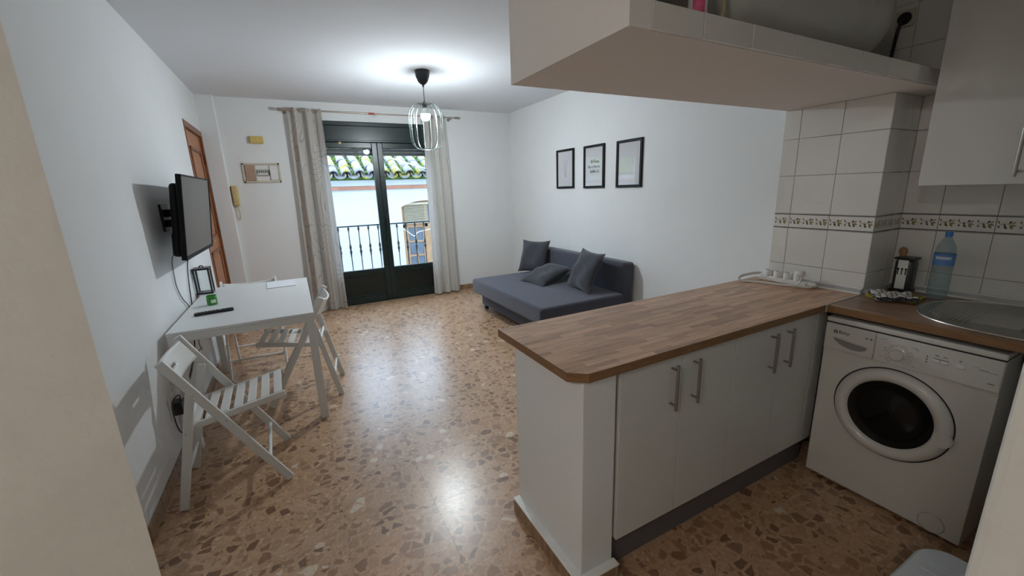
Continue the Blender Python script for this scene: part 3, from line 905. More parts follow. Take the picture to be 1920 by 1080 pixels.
# ------------------------------------------------------------------ pendant lamp
LX, LY = 1.288, 4.19
LAMP = thing('pendant_lamp', 'black ceiling pendant with open grey wire cage and lit bulb', 'lamp', (LX, LY, ZC))
T = Matrix.Translation((LX, LY, 0))
MB().lathe([(0, ZC), (.070, ZC), (.071, ZC - .012), (.064, ZC - .055), (.045, ZC - .10), (.022, ZC - .122), (.010, ZC - .128), (.009, ZC - .145), (0, ZC - .147)], 28, T).build('canopy', 'black_plastic', LAMP, 'black cup shaped ceiling rose')
MB().cyl((LX, LY, ZC - .14), (LX, LY, 2.365), .0035, n=8).build('cord', 'black_plastic', LAMP)
MB().lathe([(0, 2.372), (.012, 2.37), (.024, 2.352), (.026, 2.335), (.026, 2.326), (.020, 2.322), (.020, 2.308), (0, 2.308)], 20, T).build('bulb_holder', 'socket_grey', LAMP)
cage = MB()
ZT_, ZB_ = 2.345, 1.925
for k in range(14):
    an = 2 * PI * k / 14 + .1
    c, s = math.cos(an), math.sin(an)
    pts = []
    for r, z in ((.024, ZT_ - .005), (.07, ZT_ + .003), (.115, ZT_ - .018), (.150, ZT_ - .065), (.163, ZT_ - .13), (.162, 2.12), (.158, 2.03), (.140, 1.975), (.110, 1.940), (.075, ZB_)):
        pts.append((LX + c * r, LY + s * r, z))
    w = MB().tube(smooth_path(pts, 4), .0022, 6)
    w.build('cage_wire', 'lamp_wire', LAMP)
ring = [(LX + .075 * math.cos(2 * PI * k / 32), LY + .075 * math.sin(2 * PI * k / 32), ZB_) for k in range(32)]
MB().tube(ring, .0026, 6, closed=True).build('cage_ring', 'lamp_wire', LAMP)
MB().lathe([(.012, 2.312), (.021, 2.308), (.032, 2.290), (.0450, 2.258), (.0458, 2.252), (.0458, 2.250)], 24, T).build('bulb_collar', 'white_plastic', LAMP, 'white plastic collar of the bulb')
MB().lathe([(.0450, 2.251), (.0462, 2.2435), (.0461, 2.236), (.0445, 2.222), (.038, 2.207), (.026, 2.197), (.013, 2.193), (0, 2.192)], 28, T).build('bulb', 'bulb_glow', LAMP, 'glowing white light bulb')

# fill light added behind the camera to brighten the jambs and kitchen
HL = thing('hall_fill_light', 'round white fill light added on the unseen hallway ceiling', 'lamp', (-1.7, -.45, ZC))
T2 = Matrix.Translation((-1.7, -.45, 0))
simple('hall_fill_glow', (.9, .88, .82), .5, emit=((1.0, .955, .90), HALL_FILL))
MB().lathe([(0, ZC), (.15, ZC), (.15, ZC - .02), (.14, ZC - .03)], 28, T2).build('fill_base', 'white_plastic', HL)
MB().lathe([(.14, ZC - .03), (.125, ZC - .06), (.08, ZC - .08), (0, ZC - .088)], 28, T2).build('fill_diffuser', 'hall_fill_glow', HL)

# ------------------------------------------------------------------ curtains and rod
CY = YB - .10
ROD = thing('curtain_rod', 'thin bronze extending curtain rod above the balcony door', 'curtain rod', (1.14, CY, 2.52))
MB().cyl((.05, CY, 2.521), (1.20, CY, 2.521), .010, n=12).build('rod_tube', 'rod_metal', ROD)
MB().cyl((.85, CY, 2.521), (2.24, CY, 2.521), .0075, n=12).build('rod_inner_tube', 'rod_metal', ROD)
for x, s in ((.045, -1), (2.245, 1)):
    MB().cyl((x - .02 * s, CY, 2.521), (x + .035 * s, CY, 2.521), .016, .018, n=14).build('finial', 'rod_metal', ROD)
for x in (.085, 2.16):
    m = MB().cyl((x, CY, 2.505), (x, YB - .004, 2.505), .006, n=10).cyl((x, YB - .006, 2.505), (x, YB, 2.505), .022, n=16)
    m.tube([(x, CY + .014 * math.cos(t), 2.521 + .014 * math.sin(t)) for t in [PI * k / 8 for k in range(8, 17)]], .004, 6)
    m.build('wall_bracket', 'rod_metal', ROD)
MB().cyl((1.045, CY, 2.521), (1.115, CY, 2.521), .0125, n=12).build('tape', 'red_tape', ROD, 'strip of red tape')
MB().cyl((1.15, CY, 2.495), (1.15, CY, 2.512), .012, n=12).build('clip', 'white_plastic', ROD)

def curtain(name, label, x0t, x1t, x0b, x1b, ztop, zbot, folds, amp, mat, phase, y0):
    m = MB()
    nu, nv = 90, 26
    def f(u, v):
        z = ztop + (zbot - ztop) * v
        xa = x0t + (x0b - x0t) * v; xb = x1t + (x1b - x1t) * v
        ww = u * folds * 2 * PI + phase
        k = .75 + .25 * v
        x = xa + (xb - xa) * (u + .012 * math.sin(ww * 1.0 + 2.2) )
        y = y0 + amp * k * (math.sin(ww) + .25 * math.sin(2.3 * ww + 1 + 1.6 * v)) + .012 * math.sin(5 * v + u * 3)
        return Vector((x, y, z))
    m.grid(f, nu, nv)
    uvl = m.bm.loops.layers.uv.new('UVMap')
    m.bm.verts.index_update()
    for fc in m.bm.faces:
        for l in fc.loops:
            i, j = divmod(l.vert.index, nv + 1)
            l[uvl].uv = (i / nu * folds * .26, 2.5 * (1 - j / nv))
    root = thing(name, label, 'curtain', ((x0t + x1t) / 2, y0, zbot), group='curtains at the balcony door')
    m.build('curtain_cloth', mat, root, recalc=False, angle=2.0)
    return root
CL = curtain('curtain', 'beige curtain with grey arc lines bunched beside the fuse box', .110, .480, .075, .490, 2.545, .012, 2.6, .046, 'curtain_arc', .9, CY)
CR = curtain('curtain', 'pale curtain with fine wavy stripes hanging near the sofa', 1.772, 2.085, 1.748, 2.165, 2.545, .018, 3.0, .040, 'curtain_wave', 1.9, CY)
for rt, xsx in ((CL, (.16, .25, .34, .43)), (CR, (1.81, 1.89, 1.97, 2.05))):
    for x in xsx:
        ring = [(x, CY + .021 * math.cos(2 * PI * k / 20), 2.517 + .021 * math.sin(2 * PI * k / 20)) for k in range(20)]
        MB().tube(ring, .004, 6, closed=True).build('eyelet', 'rod_metal', rt)

# ------------------------------------------------------------------ things on the back wall
FB = thing('fuse_box', 'recessed beige fuse box with a brown plate and row of breakers', 'fuse box', (-.254, YB, 1.80))
x0, x1, z0, z1 = -.451, -.056, 1.690, 1.917
m = MB()
for b in ((x0, x1, z1 - .022, z1), (x0, x1, z0, z0 + .022), (x0, x0 + .022, z0, z1), (x1 - .022, x1, z0, z1)):
    m.box(b[0], b[1], YB - .016, YB, b[2], b[3], bev=.003)
m.build('frame', 'fuse_frame', FB)
MB().box(x0 + .02, x1 - .02, YB - .004, YB - .001, z0 + .02, z1 - .02).build('back_panel', 'white_plastic', FB)
MB().box(x0 + .028, -.325, YB - .024, YB - .003, z0 + .026, z1 - .026, bev=.003).build('meter_plate', 'fuse_plate', FB, 'brown square cover plate')
MB().box(-.322, -.312, YB - .026, YB - .003, z0 + .024, z1 - .024).build('divider', 'fuse_frame', FB)
MB().box(-.308, -.185, YB - .012, YB - .003, 1.765, 1.842, bev=.002).build('breaker_rail', 'print_grey', FB)
for k in range(6):
    xx = -.302 + k * .0195
    b = MB().box(xx, xx + .0165, YB - .020, YB - .010, 1.776, 1.832, bev=.002).build('breaker', 'white_plastic', FB)
    MB().box(xx + .004, xx + .012, YB - .026, YB - .019, 1.806, 1.828, bev=.001).build('switch_toggle', 'black_plastic', b)
MB().box(-.182, -.172, YB - .024, YB - .010, 1.774, 1.834).build('main_switch', 'black_plastic', FB)
MB().box(-.168, -.082, YB - .018, YB - .003, z0 + .030, z1 - .030, bev=.004).build('blank_cover', 'white_plastic', FB)
CH = thing('door_chime', 'small yellowed plastic chime box high on the wall', 'chime', (-.252, YB, 2.18))
MB().box(-.322, -.182, YB - .045, YB, 2.139, 2.222, bev=.010, seg=3).build('case', 'yellow_plastic', CH)
MB().box(-.318, -.186, YB - .048, YB - .044, 2.176, 2.180).build('seam', 'beige_plastic', CH)
IC = thing('door_intercom', 'beige wall intercom handset with coiled cord loop', 'intercom', (-.56, YB, 1.54))
MB().box(-.600, -.528, YB - .030, YB, 1.435, 1.662, bev=.008, seg=3).build('base', 'beige_plastic', IC)
m = MB()
m.box(-.592, -.536, YB - .062, YB - .038, 1.47, 1.63, bev=.010, seg=3).box(-.594, -.534, YB - .058, YB - .026, 1.60, 1.660, bev=.012, seg=3).box(-.594, -.534, YB - .058, YB - .026, 1.430, 1.49, bev=.012, seg=3)
m.build('handset', 'beige_plastic', IC)
cp = smooth_path([(-.565, YB - .03, 1.432), (-.585, YB - .03, 1.37), (-.592, YB - .028, 1.30), (-.570, YB - .028, 1.262), (-.550, YB - .028, 1.30), (-.553, YB - .03, 1.37), (-.560, YB - .03, 1.43)], 26)
coil = []
for k, p in enumerate(cp):
    a = k * 1.35
    coil.append(p + Vector((math.cos(a), math.sin(a), 0)) * .0055)
MB().tube(coil, .0022, 5).build('coiled_cord', 'beige_plastic', IC)

# ------------------------------------------------------------------ television
TVN = Vector((math.cos(-.016) * math.cos(-.112), math.sin(-.016) * math.cos(-.112), math.sin(-.112)))
TVW = Vector((-math.sin(-.016), math.cos(-.016), 0)); TVU = TVN.cross(TVW)
TC = Vector((-.590, 3.665, 1.404))
MT = Matrix(((TVN.x, TVW.x, TVU.x, TC.x), (TVN.y, TVW.y, TVU.y, TC.y), (TVN.z, TVW.z, TVU.z, TC.z), (0, 0, 0, 1)))
TVT = thing('television', 'black flat television on a bracket over the dining table', 'television', (XL, 3.62, 1.40))
TW, TH = .90, .530
B_ = lambda x0, x1, y0, y1, z0, z1, bev=0: MB().ob(MT @ Matrix.Translation(((x0 + x1) / 2, (y0 + y1) / 2, (z0 + z1) / 2)), x1 - x0, y1 - y0, z1 - z0, bev, 3)
m = B_(-.026, -.002, -TW / 2, TW / 2, -TH / 2, TH / 2, .006)
m.ob(MT @ Matrix.Translation((-.045, 0, -.02)), .05, TW * .94, TH * .86, .022, 3)
m.ob(MT @ Matrix.Translation((-.052, 0, -.17)), .055, TW * .90, TH * .30, .022, 3)
m.build('housing', 'tv_black', TVT)
B_(-.004, .0005, -TW / 2 + .010, TW / 2 - .010, -TH / 2 + .022, TH / 2 - .010).build('screen', 'tv_screen', TVT, 'dark grey switched-off screen')
m = MB()
for b in ((-TW / 2, TW / 2, TH / 2 - .011, TH / 2), (-TW / 2, TW / 2, -TH / 2, -TH / 2 + .024), (-TW / 2, -TW / 2 + .011, -TH / 2, TH / 2), (TW / 2 - .011, TW / 2, -TH / 2, TH / 2)):
    m.ob(MT @ Matrix.Translation((0, (b[0] + b[1]) / 2, (b[2] + b[3]) / 2)), .008, b[1] - b[0], b[3] - b[2], .002)
m.build('bezel', 'tv_black', TVT)
m = MB().box(XL, XL + .014, 3.53, 3.71, 1.31, 1.49, bev=.003)
m.bar((XL + .01, 3.60, 1.43), (XL + .115, 3.57, 1.43), .05, .018, (0, 1, 0)).bar((XL + .01, 3.64, 1.36), (XL + .115, 3.67, 1.36), .05, .018, (0, 1, 0))
m.box(XL + .075, XL + .10, 3.50, 3.74, 1.30, 1.50, bev=.003)
m.build('wall_bracket', 'black_plastic', TVT)

# cables of the television wall
(MB().tube(smooth_path([(XL + .06, 3.56, 1.19), (XL + .012, 3.535, 1.13), (XL + .010, 3.49, 1.00), (XL + .010, 3.50, .92), (XL + .010, 3.58, .83), (XL + .012, 3.66, .775), (XL + .012, 3.72, .70), (XL + .014, 3.60, .62)]), .0038, 6).build('signal_cable', 'cable_grey', TVT, 'thin grey cable hanging down the wall'))
(MB().tube(smooth_path([(XL + .06, 3.95, 1.19), (XL + .012, 3.94, 1.05), (XL + .010, 3.84, .88), (XL + .012, 3.78, .74), (XL + .012, 3.70, .62), (XL + .014, 3.55, .45), (XL + .02, 3.2, .35)]), .0042, 6).build('power_cord', 'black_plastic', TVT, 'black power cord hanging behind the lantern'))
tag(MB().tube(smooth_path([(XL + .014, 3.75, .72), (XL + .014, 3.80, .58), (XL + .02, 3.70, .46), (XL + .05, 3.60, .44), (XL + .06, 3.50, .47), (XL + .03, 3.42, .43), (XL + .02, 3.3, .36), (XL + .02, 3.1, .33)]), .0036, 6).build('looped_cable', 'cable_grey'), 'grey cable curling in a loop beneath the table', 'cable')
SO = thing('wall_outlet', 'black multi-plug adapter on the wall outlet behind the near chair', 'outlet', (XL, 2.86, .33))
MB().box(XL, XL + .010, 2.80, 2.93, .28, .41, bev=.004).build('outlet_plate', 'white_plastic', SO)
MB().box(XL + .010, XL + .058, 2.82, 2.90, .295, .375, bev=.008).build('adapter_body', 'black_plastic', SO)
MB().tube(smooth_path([(XL + .05, 2.84, .37), (XL + .06, 2.80, .43), (XL + .03, 2.77, .40), (XL + .03, 2.75, .30), (XL + .03, 2.80, .20), (XL + .03, 2.92, .16)]), .0035, 6).build('plug_cord', 'black_plastic', SO)
MB().tube(smooth_path([(XL + .05, 2.87, .37), (XL + .045, 2.88, .45), (XL + .02, 2.84, .47), (XL + .02, 2.80, .40)]), .003, 6).build('plug_cord', 'cable_white', SO)
PS = thing('transformer', 'small black mains transformer hanging by the table leg', 'transformer', (-.69, 2.99, .0))
MB().box(-.740, -.665, 3.03, 3.09, .24, .285, bev=.006).build('transformer_body', 'black_plastic', PS)
MB().tube(smooth_path([(-.70, 3.05, .24), (-.69, 3.08, .15), (-.72, 3.12, .05), (-.74, 3.2, .012)]), .003, 6).build('transformer_cord', 'black_plastic', PS)

# ------------------------------------------------------------------ dining table
TX0, TX1, TY0, TY1, TZ = -.742, .036, 2.913, 4.268, .766
TB = thing('dining_table', 'white rectangular dining table against the television wall', 'table', ((TX0 + TX1) / 2, (TY0 + TY1) / 2, 0))
MB().box(TX0, TX1, TY0, TY1, TZ - .018, TZ, bev=.0025).build('tabletop', 'table_white', TB)
m = MB()
for b in ((TX0 + .045, TX1 - .045, TY0 + .006, TY0 + .026), (TX0 + .045, TX1 - .045, TY1 - .026, TY1 - .006), (TX0 + .006, TX0 + .026, TY0 + .045, TY1 - .045), (TX1 - .026, TX1 - .006, TY0 + .045, TY1 - .045)):
    m.box(b[0], b[1], b[2], b[3], TZ - .062, TZ - .018, bev=.002)
m.build('apron', 'chair_white', TB)
for x in (TX0 + .002, TX1 - .052):
    for y in (TY0 + .002, TY1 - .052):
        MB().box(x, x + .05, y, y + .05, 0, TZ - .018, bev=.003).build('leg', 'chair_white', TB)

# ------------------------------------------------------------------ folding chairs
def make_chair(label):
    C = thing('folding_chair', label, 'chair', (0, 0, 0), group='white slatted folding chairs at the dining table')
    up = Vector((0, 0, 1))
    for s in (-1, 1):
        m = MB().bar((-.187, s * .212, .783), (.236, s * .212, .012), .042, .019, (0, 1, 0), bev=.006, ext=.008)
        m.build('long_leg', 'chair_white', C)
    for s in (-1, 1):
        m = MB().bar((-.108, s * .190, .612), (-.234, s * .190, .010), .040, .019, (0, 1, 0), bev=.006, ext=.008)
        m.build('short_leg', 'chair_white', C)
    a, b = Vector((-.158, 0, .418)), Vector((.282, 0, .487))
    for s in (-1, 1):
        MB().bar((a.x, s * .166, a.z), (b.x, s * .166, b.z), .036, .019, (0, 1, 0), bev=.007).build('seat_rail', 'chair_white', C)
    d = (b - a).normalized(); nrm = Vector((-d.z, 0, d.x))
    for k in range(7):
        p = a + (b - a) * ((k + .62) / 7.15) + nrm * .014
        M = Matrix(((d.x, 0, nrm.x, p.x), (d.y, 1, nrm.y, 0), (d.z, 0, nrm.z, p.z), (0, 0, 0, 1)))
        MB().ob(M, .040, .322, .012, .003).build('seat_slat', 'chair_white', C)
    # curved backrest with a hand slot
    t0 = Vector((-.187, 0, .783)); t1 = Vector((.236, 0, .012)); e = (t1 - t0).normalized(); nb = Vector((-e.z, 0, e.x))
    if nb.x > 0: nb = -nb
    def f(u, v):
        y = -.202 + .404 * u
        bow = .048 * (1 - (2 * u - 1) ** 2)
        p = t0 + e * (.012 + .128 * v) + nb * bow
        return Vector((p.x, y, p.z))
    m = MB().grid(f, 18, 9, skip=lambda i, j: (7 <= i <= 10 and j == 4))
    m.build('backrest', 'chair_white', C, solid=.011)
    MB().cyl((.160, -.205, .150), (.160, .205, .150), .010, n=12).build('front_stretcher', 'chair_white', C)
    MB().cyl((-.203, -.185, .160), (-.203, .185, .160), .010, n=12).build('rear_stretcher', 'chair_white', C)
    MB().cyl((-.140, -.185, .455), (-.140, .185, .455), .010, n=12).build('pivot_rod', 'chair_white', C)
    for s in (-1, 1):
        for (x, z) in ((-.097, .600), (.012, .437), (-.155, .415)):
            q = MB().cyl((x, s * .219, z), (x, s * .2235, z), .0045, n=10)
            q.build('bolt', 'alu_trim', C)
    return C
CH1 = make_chair('white slatted folding chair nearest the camera, backed against the wall')
CH2 = copy_tree(CH1); CH3 = copy_tree(CH1)
CH1.location = (-.452, 2.525, 0); CH1.rotation_euler = (0, 0, .035)
CH2['label'] = 'white slatted folding chair on the open long side of the table, facing the wall'
CH2.location = (-.062, 3.445, 0); CH2.rotation_euler = (0, 0, PI - .12)
CH3['label'] = 'white slatted folding chair pushed under the far end of the table'
CH3.location = (-.437, 4.205, 0); CH3.rotation_euler = (0, 0, -PI / 2)

# ------------------------------------------------------------------ on the table
LN = thing('lantern', 'small black framed glass lantern on the table against the wall', 'lantern', (-.712, 4.075, TZ))
lx, ly, lw, lh = -.712, 4.075, .110, .200
m = MB()
for sx in (-1, 1):
    for sy in (-1, 1):
        m.box(lx + sx * (lw / 2 - .006) - .006, lx + sx * (lw / 2 - .006) + .006, ly + sy * (lw / 2 - .006) - .006, ly + sy * (lw / 2 - .006) + .006, TZ, TZ + lh, bev=.001)
m.box(lx - lw / 2, lx + lw / 2, ly - lw / 2, ly + lw / 2, TZ, TZ + .014, bev=.002)
m.build('frame', 'black_plastic', LN)
MB().box(lx - lw / 2 - .003, lx + lw / 2 + .003, ly - lw / 2 - .003, ly + lw / 2 + .003, TZ + lh - .004, TZ + lh + .012, bev=.003).build('lid', 'black_plastic', LN)
MB().tube([(lx + .014 * math.cos(PI * k / 8), ly, TZ + lh + .012 + .016 * math.sin(PI * k / 8)) for k in range(9)], .004, 6).build('ring_handle', 'black_plastic', LN)
for b in ((lx - lw / 2 + .012, lx + lw / 2 - .012, ly - lw / 2 + .004, ly - lw / 2 + .006), (lx - lw / 2 + .012, lx + lw / 2 - .012, ly + lw / 2 - .006, ly + lw / 2 - .004), (lx - lw / 2 + .004, lx - lw / 2 + .006, ly - lw / 2 + .012, ly + lw / 2 - .012), (lx + lw / 2 - .006, lx + lw / 2 - .004, ly - lw / 2 + .012, ly + lw / 2 - .012)):
    MB().box(b[0], b[1], b[2], b[3], TZ + .014, TZ + lh - .004).build('glass_pane', 'clear_glass', LN, smooth=False)
JR = thing('candle_jar', 'small green glass candle jar on the table', 'jar', (-.602, 3.575, TZ))
TJ = Matrix.Translation((-.602, 3.575, TZ))
MB().lathe([(0, .001), (.029, .001), (.033, .006), (.033, .050), (.030, .056), (.0315, .060), (.0315, .070), (.029, .070), (.028, .058), (.030, .048), (.030, .010), (0, .008)], 28, TJ).build('glass', 'jar_green', JR)
MB().lathe([(0, .010), (.029, .010), (.029, .040), (0, .042)], 24, TJ).build('wax', 'jar_green', JR)
MB().lathe([(.0334, .018), (.0334, .042)], 10, TJ @ Matrix.Rotation(-1.6, 4, 'Z'), sweep=.9).build('label_sticker', 'label_white', JR)
RM = thing('remote_control', 'slim black remote control lying on the table', 'remote', (-.555, 3.293, TZ), math.atan2(.032, .213))
MB().box(-.110, .110, -.021, .021, .001, .018, bev=.006, seg=3).build('case', 'remote_black', RM)
for k in range(9):
    for j in (-1, 0, 1):
        MB().box(-.085 + k * .020 - .004, -.085 + k * .020 + .004, j * .0115 - .0032, j * .0115 + .0032, .0178, .0195, bev=.001).build('button', 'remote_button' if (k in (6,) ) else 'black_plastic', RM)
NP = thing('paper_folder', 'white paper folder lying at the far corner of the table', 'folder', (-.172, 4.07, TZ), .05)
MB().box(-.108, .108, -.150, .150, .0005, .0035, bev=.0005).build('sheet', 'paper_white', NP)
MB().box(-.107, .108, -.149, .150, .0037, .0062, bev=.0005).build('sheet', 'paper_white', NP)

# ------------------------------------------------------------------ sofa and cushions
SF = thing('sofa_bed', 'dark grey fabric sofa bed with box seat and low back', 'sofa', (2.5, 4.0, 0))
SY_0, SY_1 = 3.12, 4.838
MB().box(2.05, 3.09, SY_0 + .05, SY_1 - .03, .055, .235, bev=.012, seg=3).build('base', 'sofa_fabric', SF)
def soft_box(x0, x1, y0, y1, z0, z1, r, crown):
    m = MB().box(x0, x1, y0, y1, z0, z1, bev=r, seg=5)
    return m
soft_box(1.935, 2.96, SY_0 + .03, SY_1, .228, .405, .030, .01).build('seat_cushion', 'sofa_fabric', SF)
bk = MB()
M = Matrix.Translation((3.035, (SY_0 + SY_1) / 2 + .03, .485)) @ Matrix.Rotation(.06, 4, 'Y')
bk.ob(M, .17, SY_1 - SY_0 - .06, .475, .035, 5)
bk.build('backrest', 'sofa_fabric', SF)
MB().tube([(1.944, y, .250) for y in (SY_0 + .06, SY_1 - .03)], .004, 6).build('piping', 'cushion_fabric', SF)
for x in (2.07, 3.0):
    for y in (SY_0 + .08, SY_1 - .10):
        MB().box(x, x + .045, y, y + .045, 0, .06, bev=.003).build('leg', 'black_plastic', SF)

def cushion(label, c, wdir, udir, w, h, th):
    wdir = Vector(wdir).normalized(); udir = Vector(udir); udir = (udir - wdir * udir.dot(wdir)).normalized(); n = wdir.cross(udir)
    c = Vector(c)
    n_ = 20
    m = MB()
    rnd = random.Random(len(label))
    ph = [rnd.uniform(0, 6) for _ in range(4)]
    def surf(sgn):
        def f(u, v):
            a, b = 2 * u - 1, 2 * v - 1
            pin = 1 - .10 * ((1 - b * b) * a * a) ; pin2 = 1 - .10 * ((1 - a * a) * b * b)
            t = max(0, (1 - abs(a) ** 2.6)) ** .62 * max(0, (1 - abs(b) ** 2.6)) ** .62
            wr = .010 * math.sin(5 * a + ph[0] + 2 * b) * t + .007 * math.sin(8 * b + ph[1] - 4 * a) * t
            return c + wdir * (a * w / 2 * pin) + udir * (b * h / 2 * pin2) + n * (sgn * (th / 2 * t) + wr)
        return f
    m.grid(surf(1), n_, n_); m.grid(surf(-1), n_, n_)
    o = m.build('scatter_cushion', 'cushion_fabric', merge=.0006, angle=1.3)
    return tag(o, label, 'cushion', 'dark scatter cushions on the sofa bed')
cushion('dark grey cushion standing in the far corner of the sofa bed', (2.79, 4.70, .625), (-.45, .80, 0), (.34, .18, .93), .42, .45, .15)
cushion('dark grey cushion lying flat in the middle of the sofa bed', (2.63, 4.16, .485), (-.12, 1, .0), (.95, .12, .30), .46, .50, .175)
cushion('dark grey cushion propped upright at the near end of the sofa bed', (2.735, 3.52, .625), (.10, 1, .03), (.44, .12, .86), .45, .46, .15)

# ------------------------------------------------------------------ three framed pictures
def picture(label, ya, yb, zt, zb, kind):
    P = thing('picture_frame', label, 'picture', (XR, (ya + yb) / 2, (zt + zb) / 2), group='black framed pictures in a row')
    fw = .026
    m = MB()
    m.box(XR - .022, XR, yb, ya, zt - fw, zt, bev=.002); m.box(XR - .022, XR, yb, ya, zb, zb + fw, bev=.002)
    m.box(XR - .022, XR, yb, yb + fw, zb + fw, zt - fw, bev=.002); m.box(XR - .022, XR, ya - fw, ya, zb + fw, zt - fw, bev=.002)
    m.build('frame', 'picture_black', P)
    MB().box(XR - .008, XR - .003, yb + fw - .002, ya - fw + .002, zb + fw - .002, zt - fw + .002).build('print', 'picture_paper', P)
    MB().box(XR - .0145, XR - .0125, yb + fw - .002, ya - fw + .002, zb + fw - .002, zt - fw + .002).build('glass', 'picture_glass', P, smooth=False)
    ym, zm = (ya + yb) / 2, (zt + zb) / 2
    q = MB()
    def stroke(pts, r, nm='ink'):
        MBs.append((pts, r))
    MBs = []
    if kind == 1:
        # illegible hand-lettered lines
        rnd = random.Random(5)
        for li, (zo, y0, y1) in enumerate(((.045, .060, -.085), (-.010, .105, -.090), (-.065, .070, -.075))):
            y = y0
            while y > y1:
                wd = rnd.uniform(.012, .022); hgt = rnd.choice((.018, .02, .034, .038))
                pts = [(y, zo + rnd.uniform(-.003, .004)), (y - wd * .3, zo + hgt * rnd.uniform(.7, 1)), (y - wd * .5, zo + hgt * .3), (y - wd * .75, zo - rnd.uniform(0, .008)), (y - wd, zo + hgt * .45)]
                q.tube(smooth_path([(XR - .0085, ym + a, zm + b) for a, b in pts], 4), .0017, 4)
                y -= wd + (rnd.uniform(.004, .018) if rnd.random() < .35 else .001)
        q.build('lettering', 'ink', P, 'three short lines of dark handwriting')
    elif kind == 0:
        for k in range(5):
            r = .03 + k * .004
            q.tube(smooth_path([(XR - .0085, ym + .055 * math.sin(k * 1.3 + t * 1.1) * (1 - t / 9), zm + .11 - t * .030) for t in range(8)], 4), .0010, 4)
        q.build('line_drawing', 'paper_print', P, 'faint grey line drawing')
    else:
        for k in range(3):
            q.tube(smooth_path([(XR - .0085, ym - .06 + .04 * k + .02 * math.sin(t), zm + .06 - t * .02) for t in range(6)], 4), .0008, 4)
        q.build('line_drawing', 'paper_print', P, 'very faint grey line drawing')
    return P
picture('black framed picture nearest the corner, with a faint drawing', 4.656, 4.283, 1.975, 1.497, 0)
picture('middle of the three black framed pictures, with handwritten words', 4.085, 3.717, 1.970, 1.491, 1)
picture('black framed picture nearest the kitchen, almost blank', 3.519, 3.150, 1.965, 1.488, 2)

# ------------------------------------------------------------------ peninsula
ZT, ZTB = .9124, .8790
struct(MB().box(.7805, .928, 1.012, 1.499, -.01, ZTB - .001, bev=.004).box(.92, XT + .005, 1.41, 1.499, -.01, ZTB - .001).build('wall_peninsula', 'wall_paint'), 'white plastered half wall at the end of the kitchen peninsula')
PB = skirting('baseboard_peninsula', [(.7805, 1.012, .7805, 1.499, -1, 0), (.748, 1.012, .935, 1.012, 0, -1)], h=.068, th=.0325, label='brown terrazzo skirting around the half wall')
m = MB().box(.746, .782, .98, 1.500, .068, .076, bev=.003).box(.746, .938, .978, 1.014, .068, .076, bev=.003)
m.build('skirting_cap', 'white_trim', PB)
# worktops
WT = thing('peninsula_worktop', 'wood-look worktop with clipped corner on the peninsula', 'worktop', (1.6, 1.27, ZTB))
poly = [(.7288, 1.551), (.7288, 1.033), (.785, .985), (2.2245, .985), (2.2245, .985), (XT - .001, .985), (XT - .001, 1.551)]
poly = [poly[0], poly[1], poly[2], poly[3], poly[5], poly[6]]
m = MB().prism(poly, Matrix.Identity(4), ZTB, ZT)
m.bm.faces.ensure_lookup_table()
for f in m.bm.faces:
    f.normal_update()
    f.material_index = 0 if abs(f.normal.z) > .5 else 1
m.build('laminate_top', ['worktop_x', 'worktop_edge'], WT, smooth=False)
m = MB().box(2.2225, XT - .002, .9835, .990, ZT, ZT + .0025).box(2.2215, 2.2275, .980, .990, ZTB - .002, ZT + .0025)
m.build('joint_strip', 'alu_trim', WT, 'aluminium joint strip between the two worktops')
WR = thing('sink_worktop', 'darker wood-look worktop over the washing machine', 'worktop', (2.55, .53, ZTB))
m = MB()
HX0, HX1, HY0, HY1 = 2.345, 2.72, .14, .44
for b in ((2.2275, HX0, .082, .9825), (HX1, XK, .082, .9825), (HX0, HX1, .082, HY0), (HX0, HX1, HY1, .9825)):
    m.box(b[0], b[1], b[2], b[3], ZTB, ZT)
m.bm.faces.ensure_lookup_table()
for f in m.bm.faces:
    f.normal_update(); f.material_index = 0 if abs(f.normal.z) > .5 else 1
m.build('laminate_top', ['worktop_y', 'worktop_edge'], WR, smooth=False)
# aluminium upstand along the tiles
UP = thing('worktop_upstand', 'silver and white sealing strip where the worktops meet the tiles', 'trim', (XT, 1.2, ZT))
for n_, (x0, x1, y0, y1) in enumerate(((XT - .022, XT, .990, PY1), (XK - .022, XK, .09, PY0 - .002), (XT + .0, XK - .022, PY0 - .024, PY0 - .002))):
    MB().box(x0, x1, y0, y1, ZT, ZT + .026, bev=.003).build('strip', 'alu_trim', UP)
    if n_ < 2:
        MB().box(x0 - .005, x0 + .002, y0, y1, ZT, ZT + .009, bev=.0015).box(x1 - .011, x1 - .0015, y0, y1, ZT + .024, ZT + .032, bev=.0015).build('sealing_lip', 'white_trim', UP)

# sink
SK = thing('sink', 'oval stainless steel drainer sink set in the worktop', 'sink', (2.545, .43, ZT))
scx, scy, sa, sb = 2.555, .425, .292, .318
def sup(t, a, b, e):
    c, s = math.cos(t), math.sin(t)
    return a * math.copysign(abs(c) ** e, c), b * math.copysign(abs(s) ** e, s)
nn = 64
m = MB()
def ringv(a, b, e, z, cx=scx, cy=scy):
    return [m.v((cx + sup(2 * PI * k / nn, a, b, e)[0], cy + sup(2 * PI * k / nn, a, b, e)[1], z)) for k in range(nn)]
bx, by = (HX0 + HX1) / 2, (HY0 + HY1) / 2 - .005
rings = [ringv(sa, sb, .85, ZT + .0005), ringv(sa - .004, sb - .004, .85, ZT + .005), ringv(sa - .012, sb - .012, .85, ZT + .0055), ringv(sa - .020, sb - .020, .85, ZT + .0015),
         ringv(.178, .140, .5, ZT + .0012, bx, by), ringv(.170, .132, .5, ZT - .010, bx, by), ringv(.150, .115, .5, ZT - .14, bx, by), ringv(.03, .03, 1, ZT - .15, bx, by)]
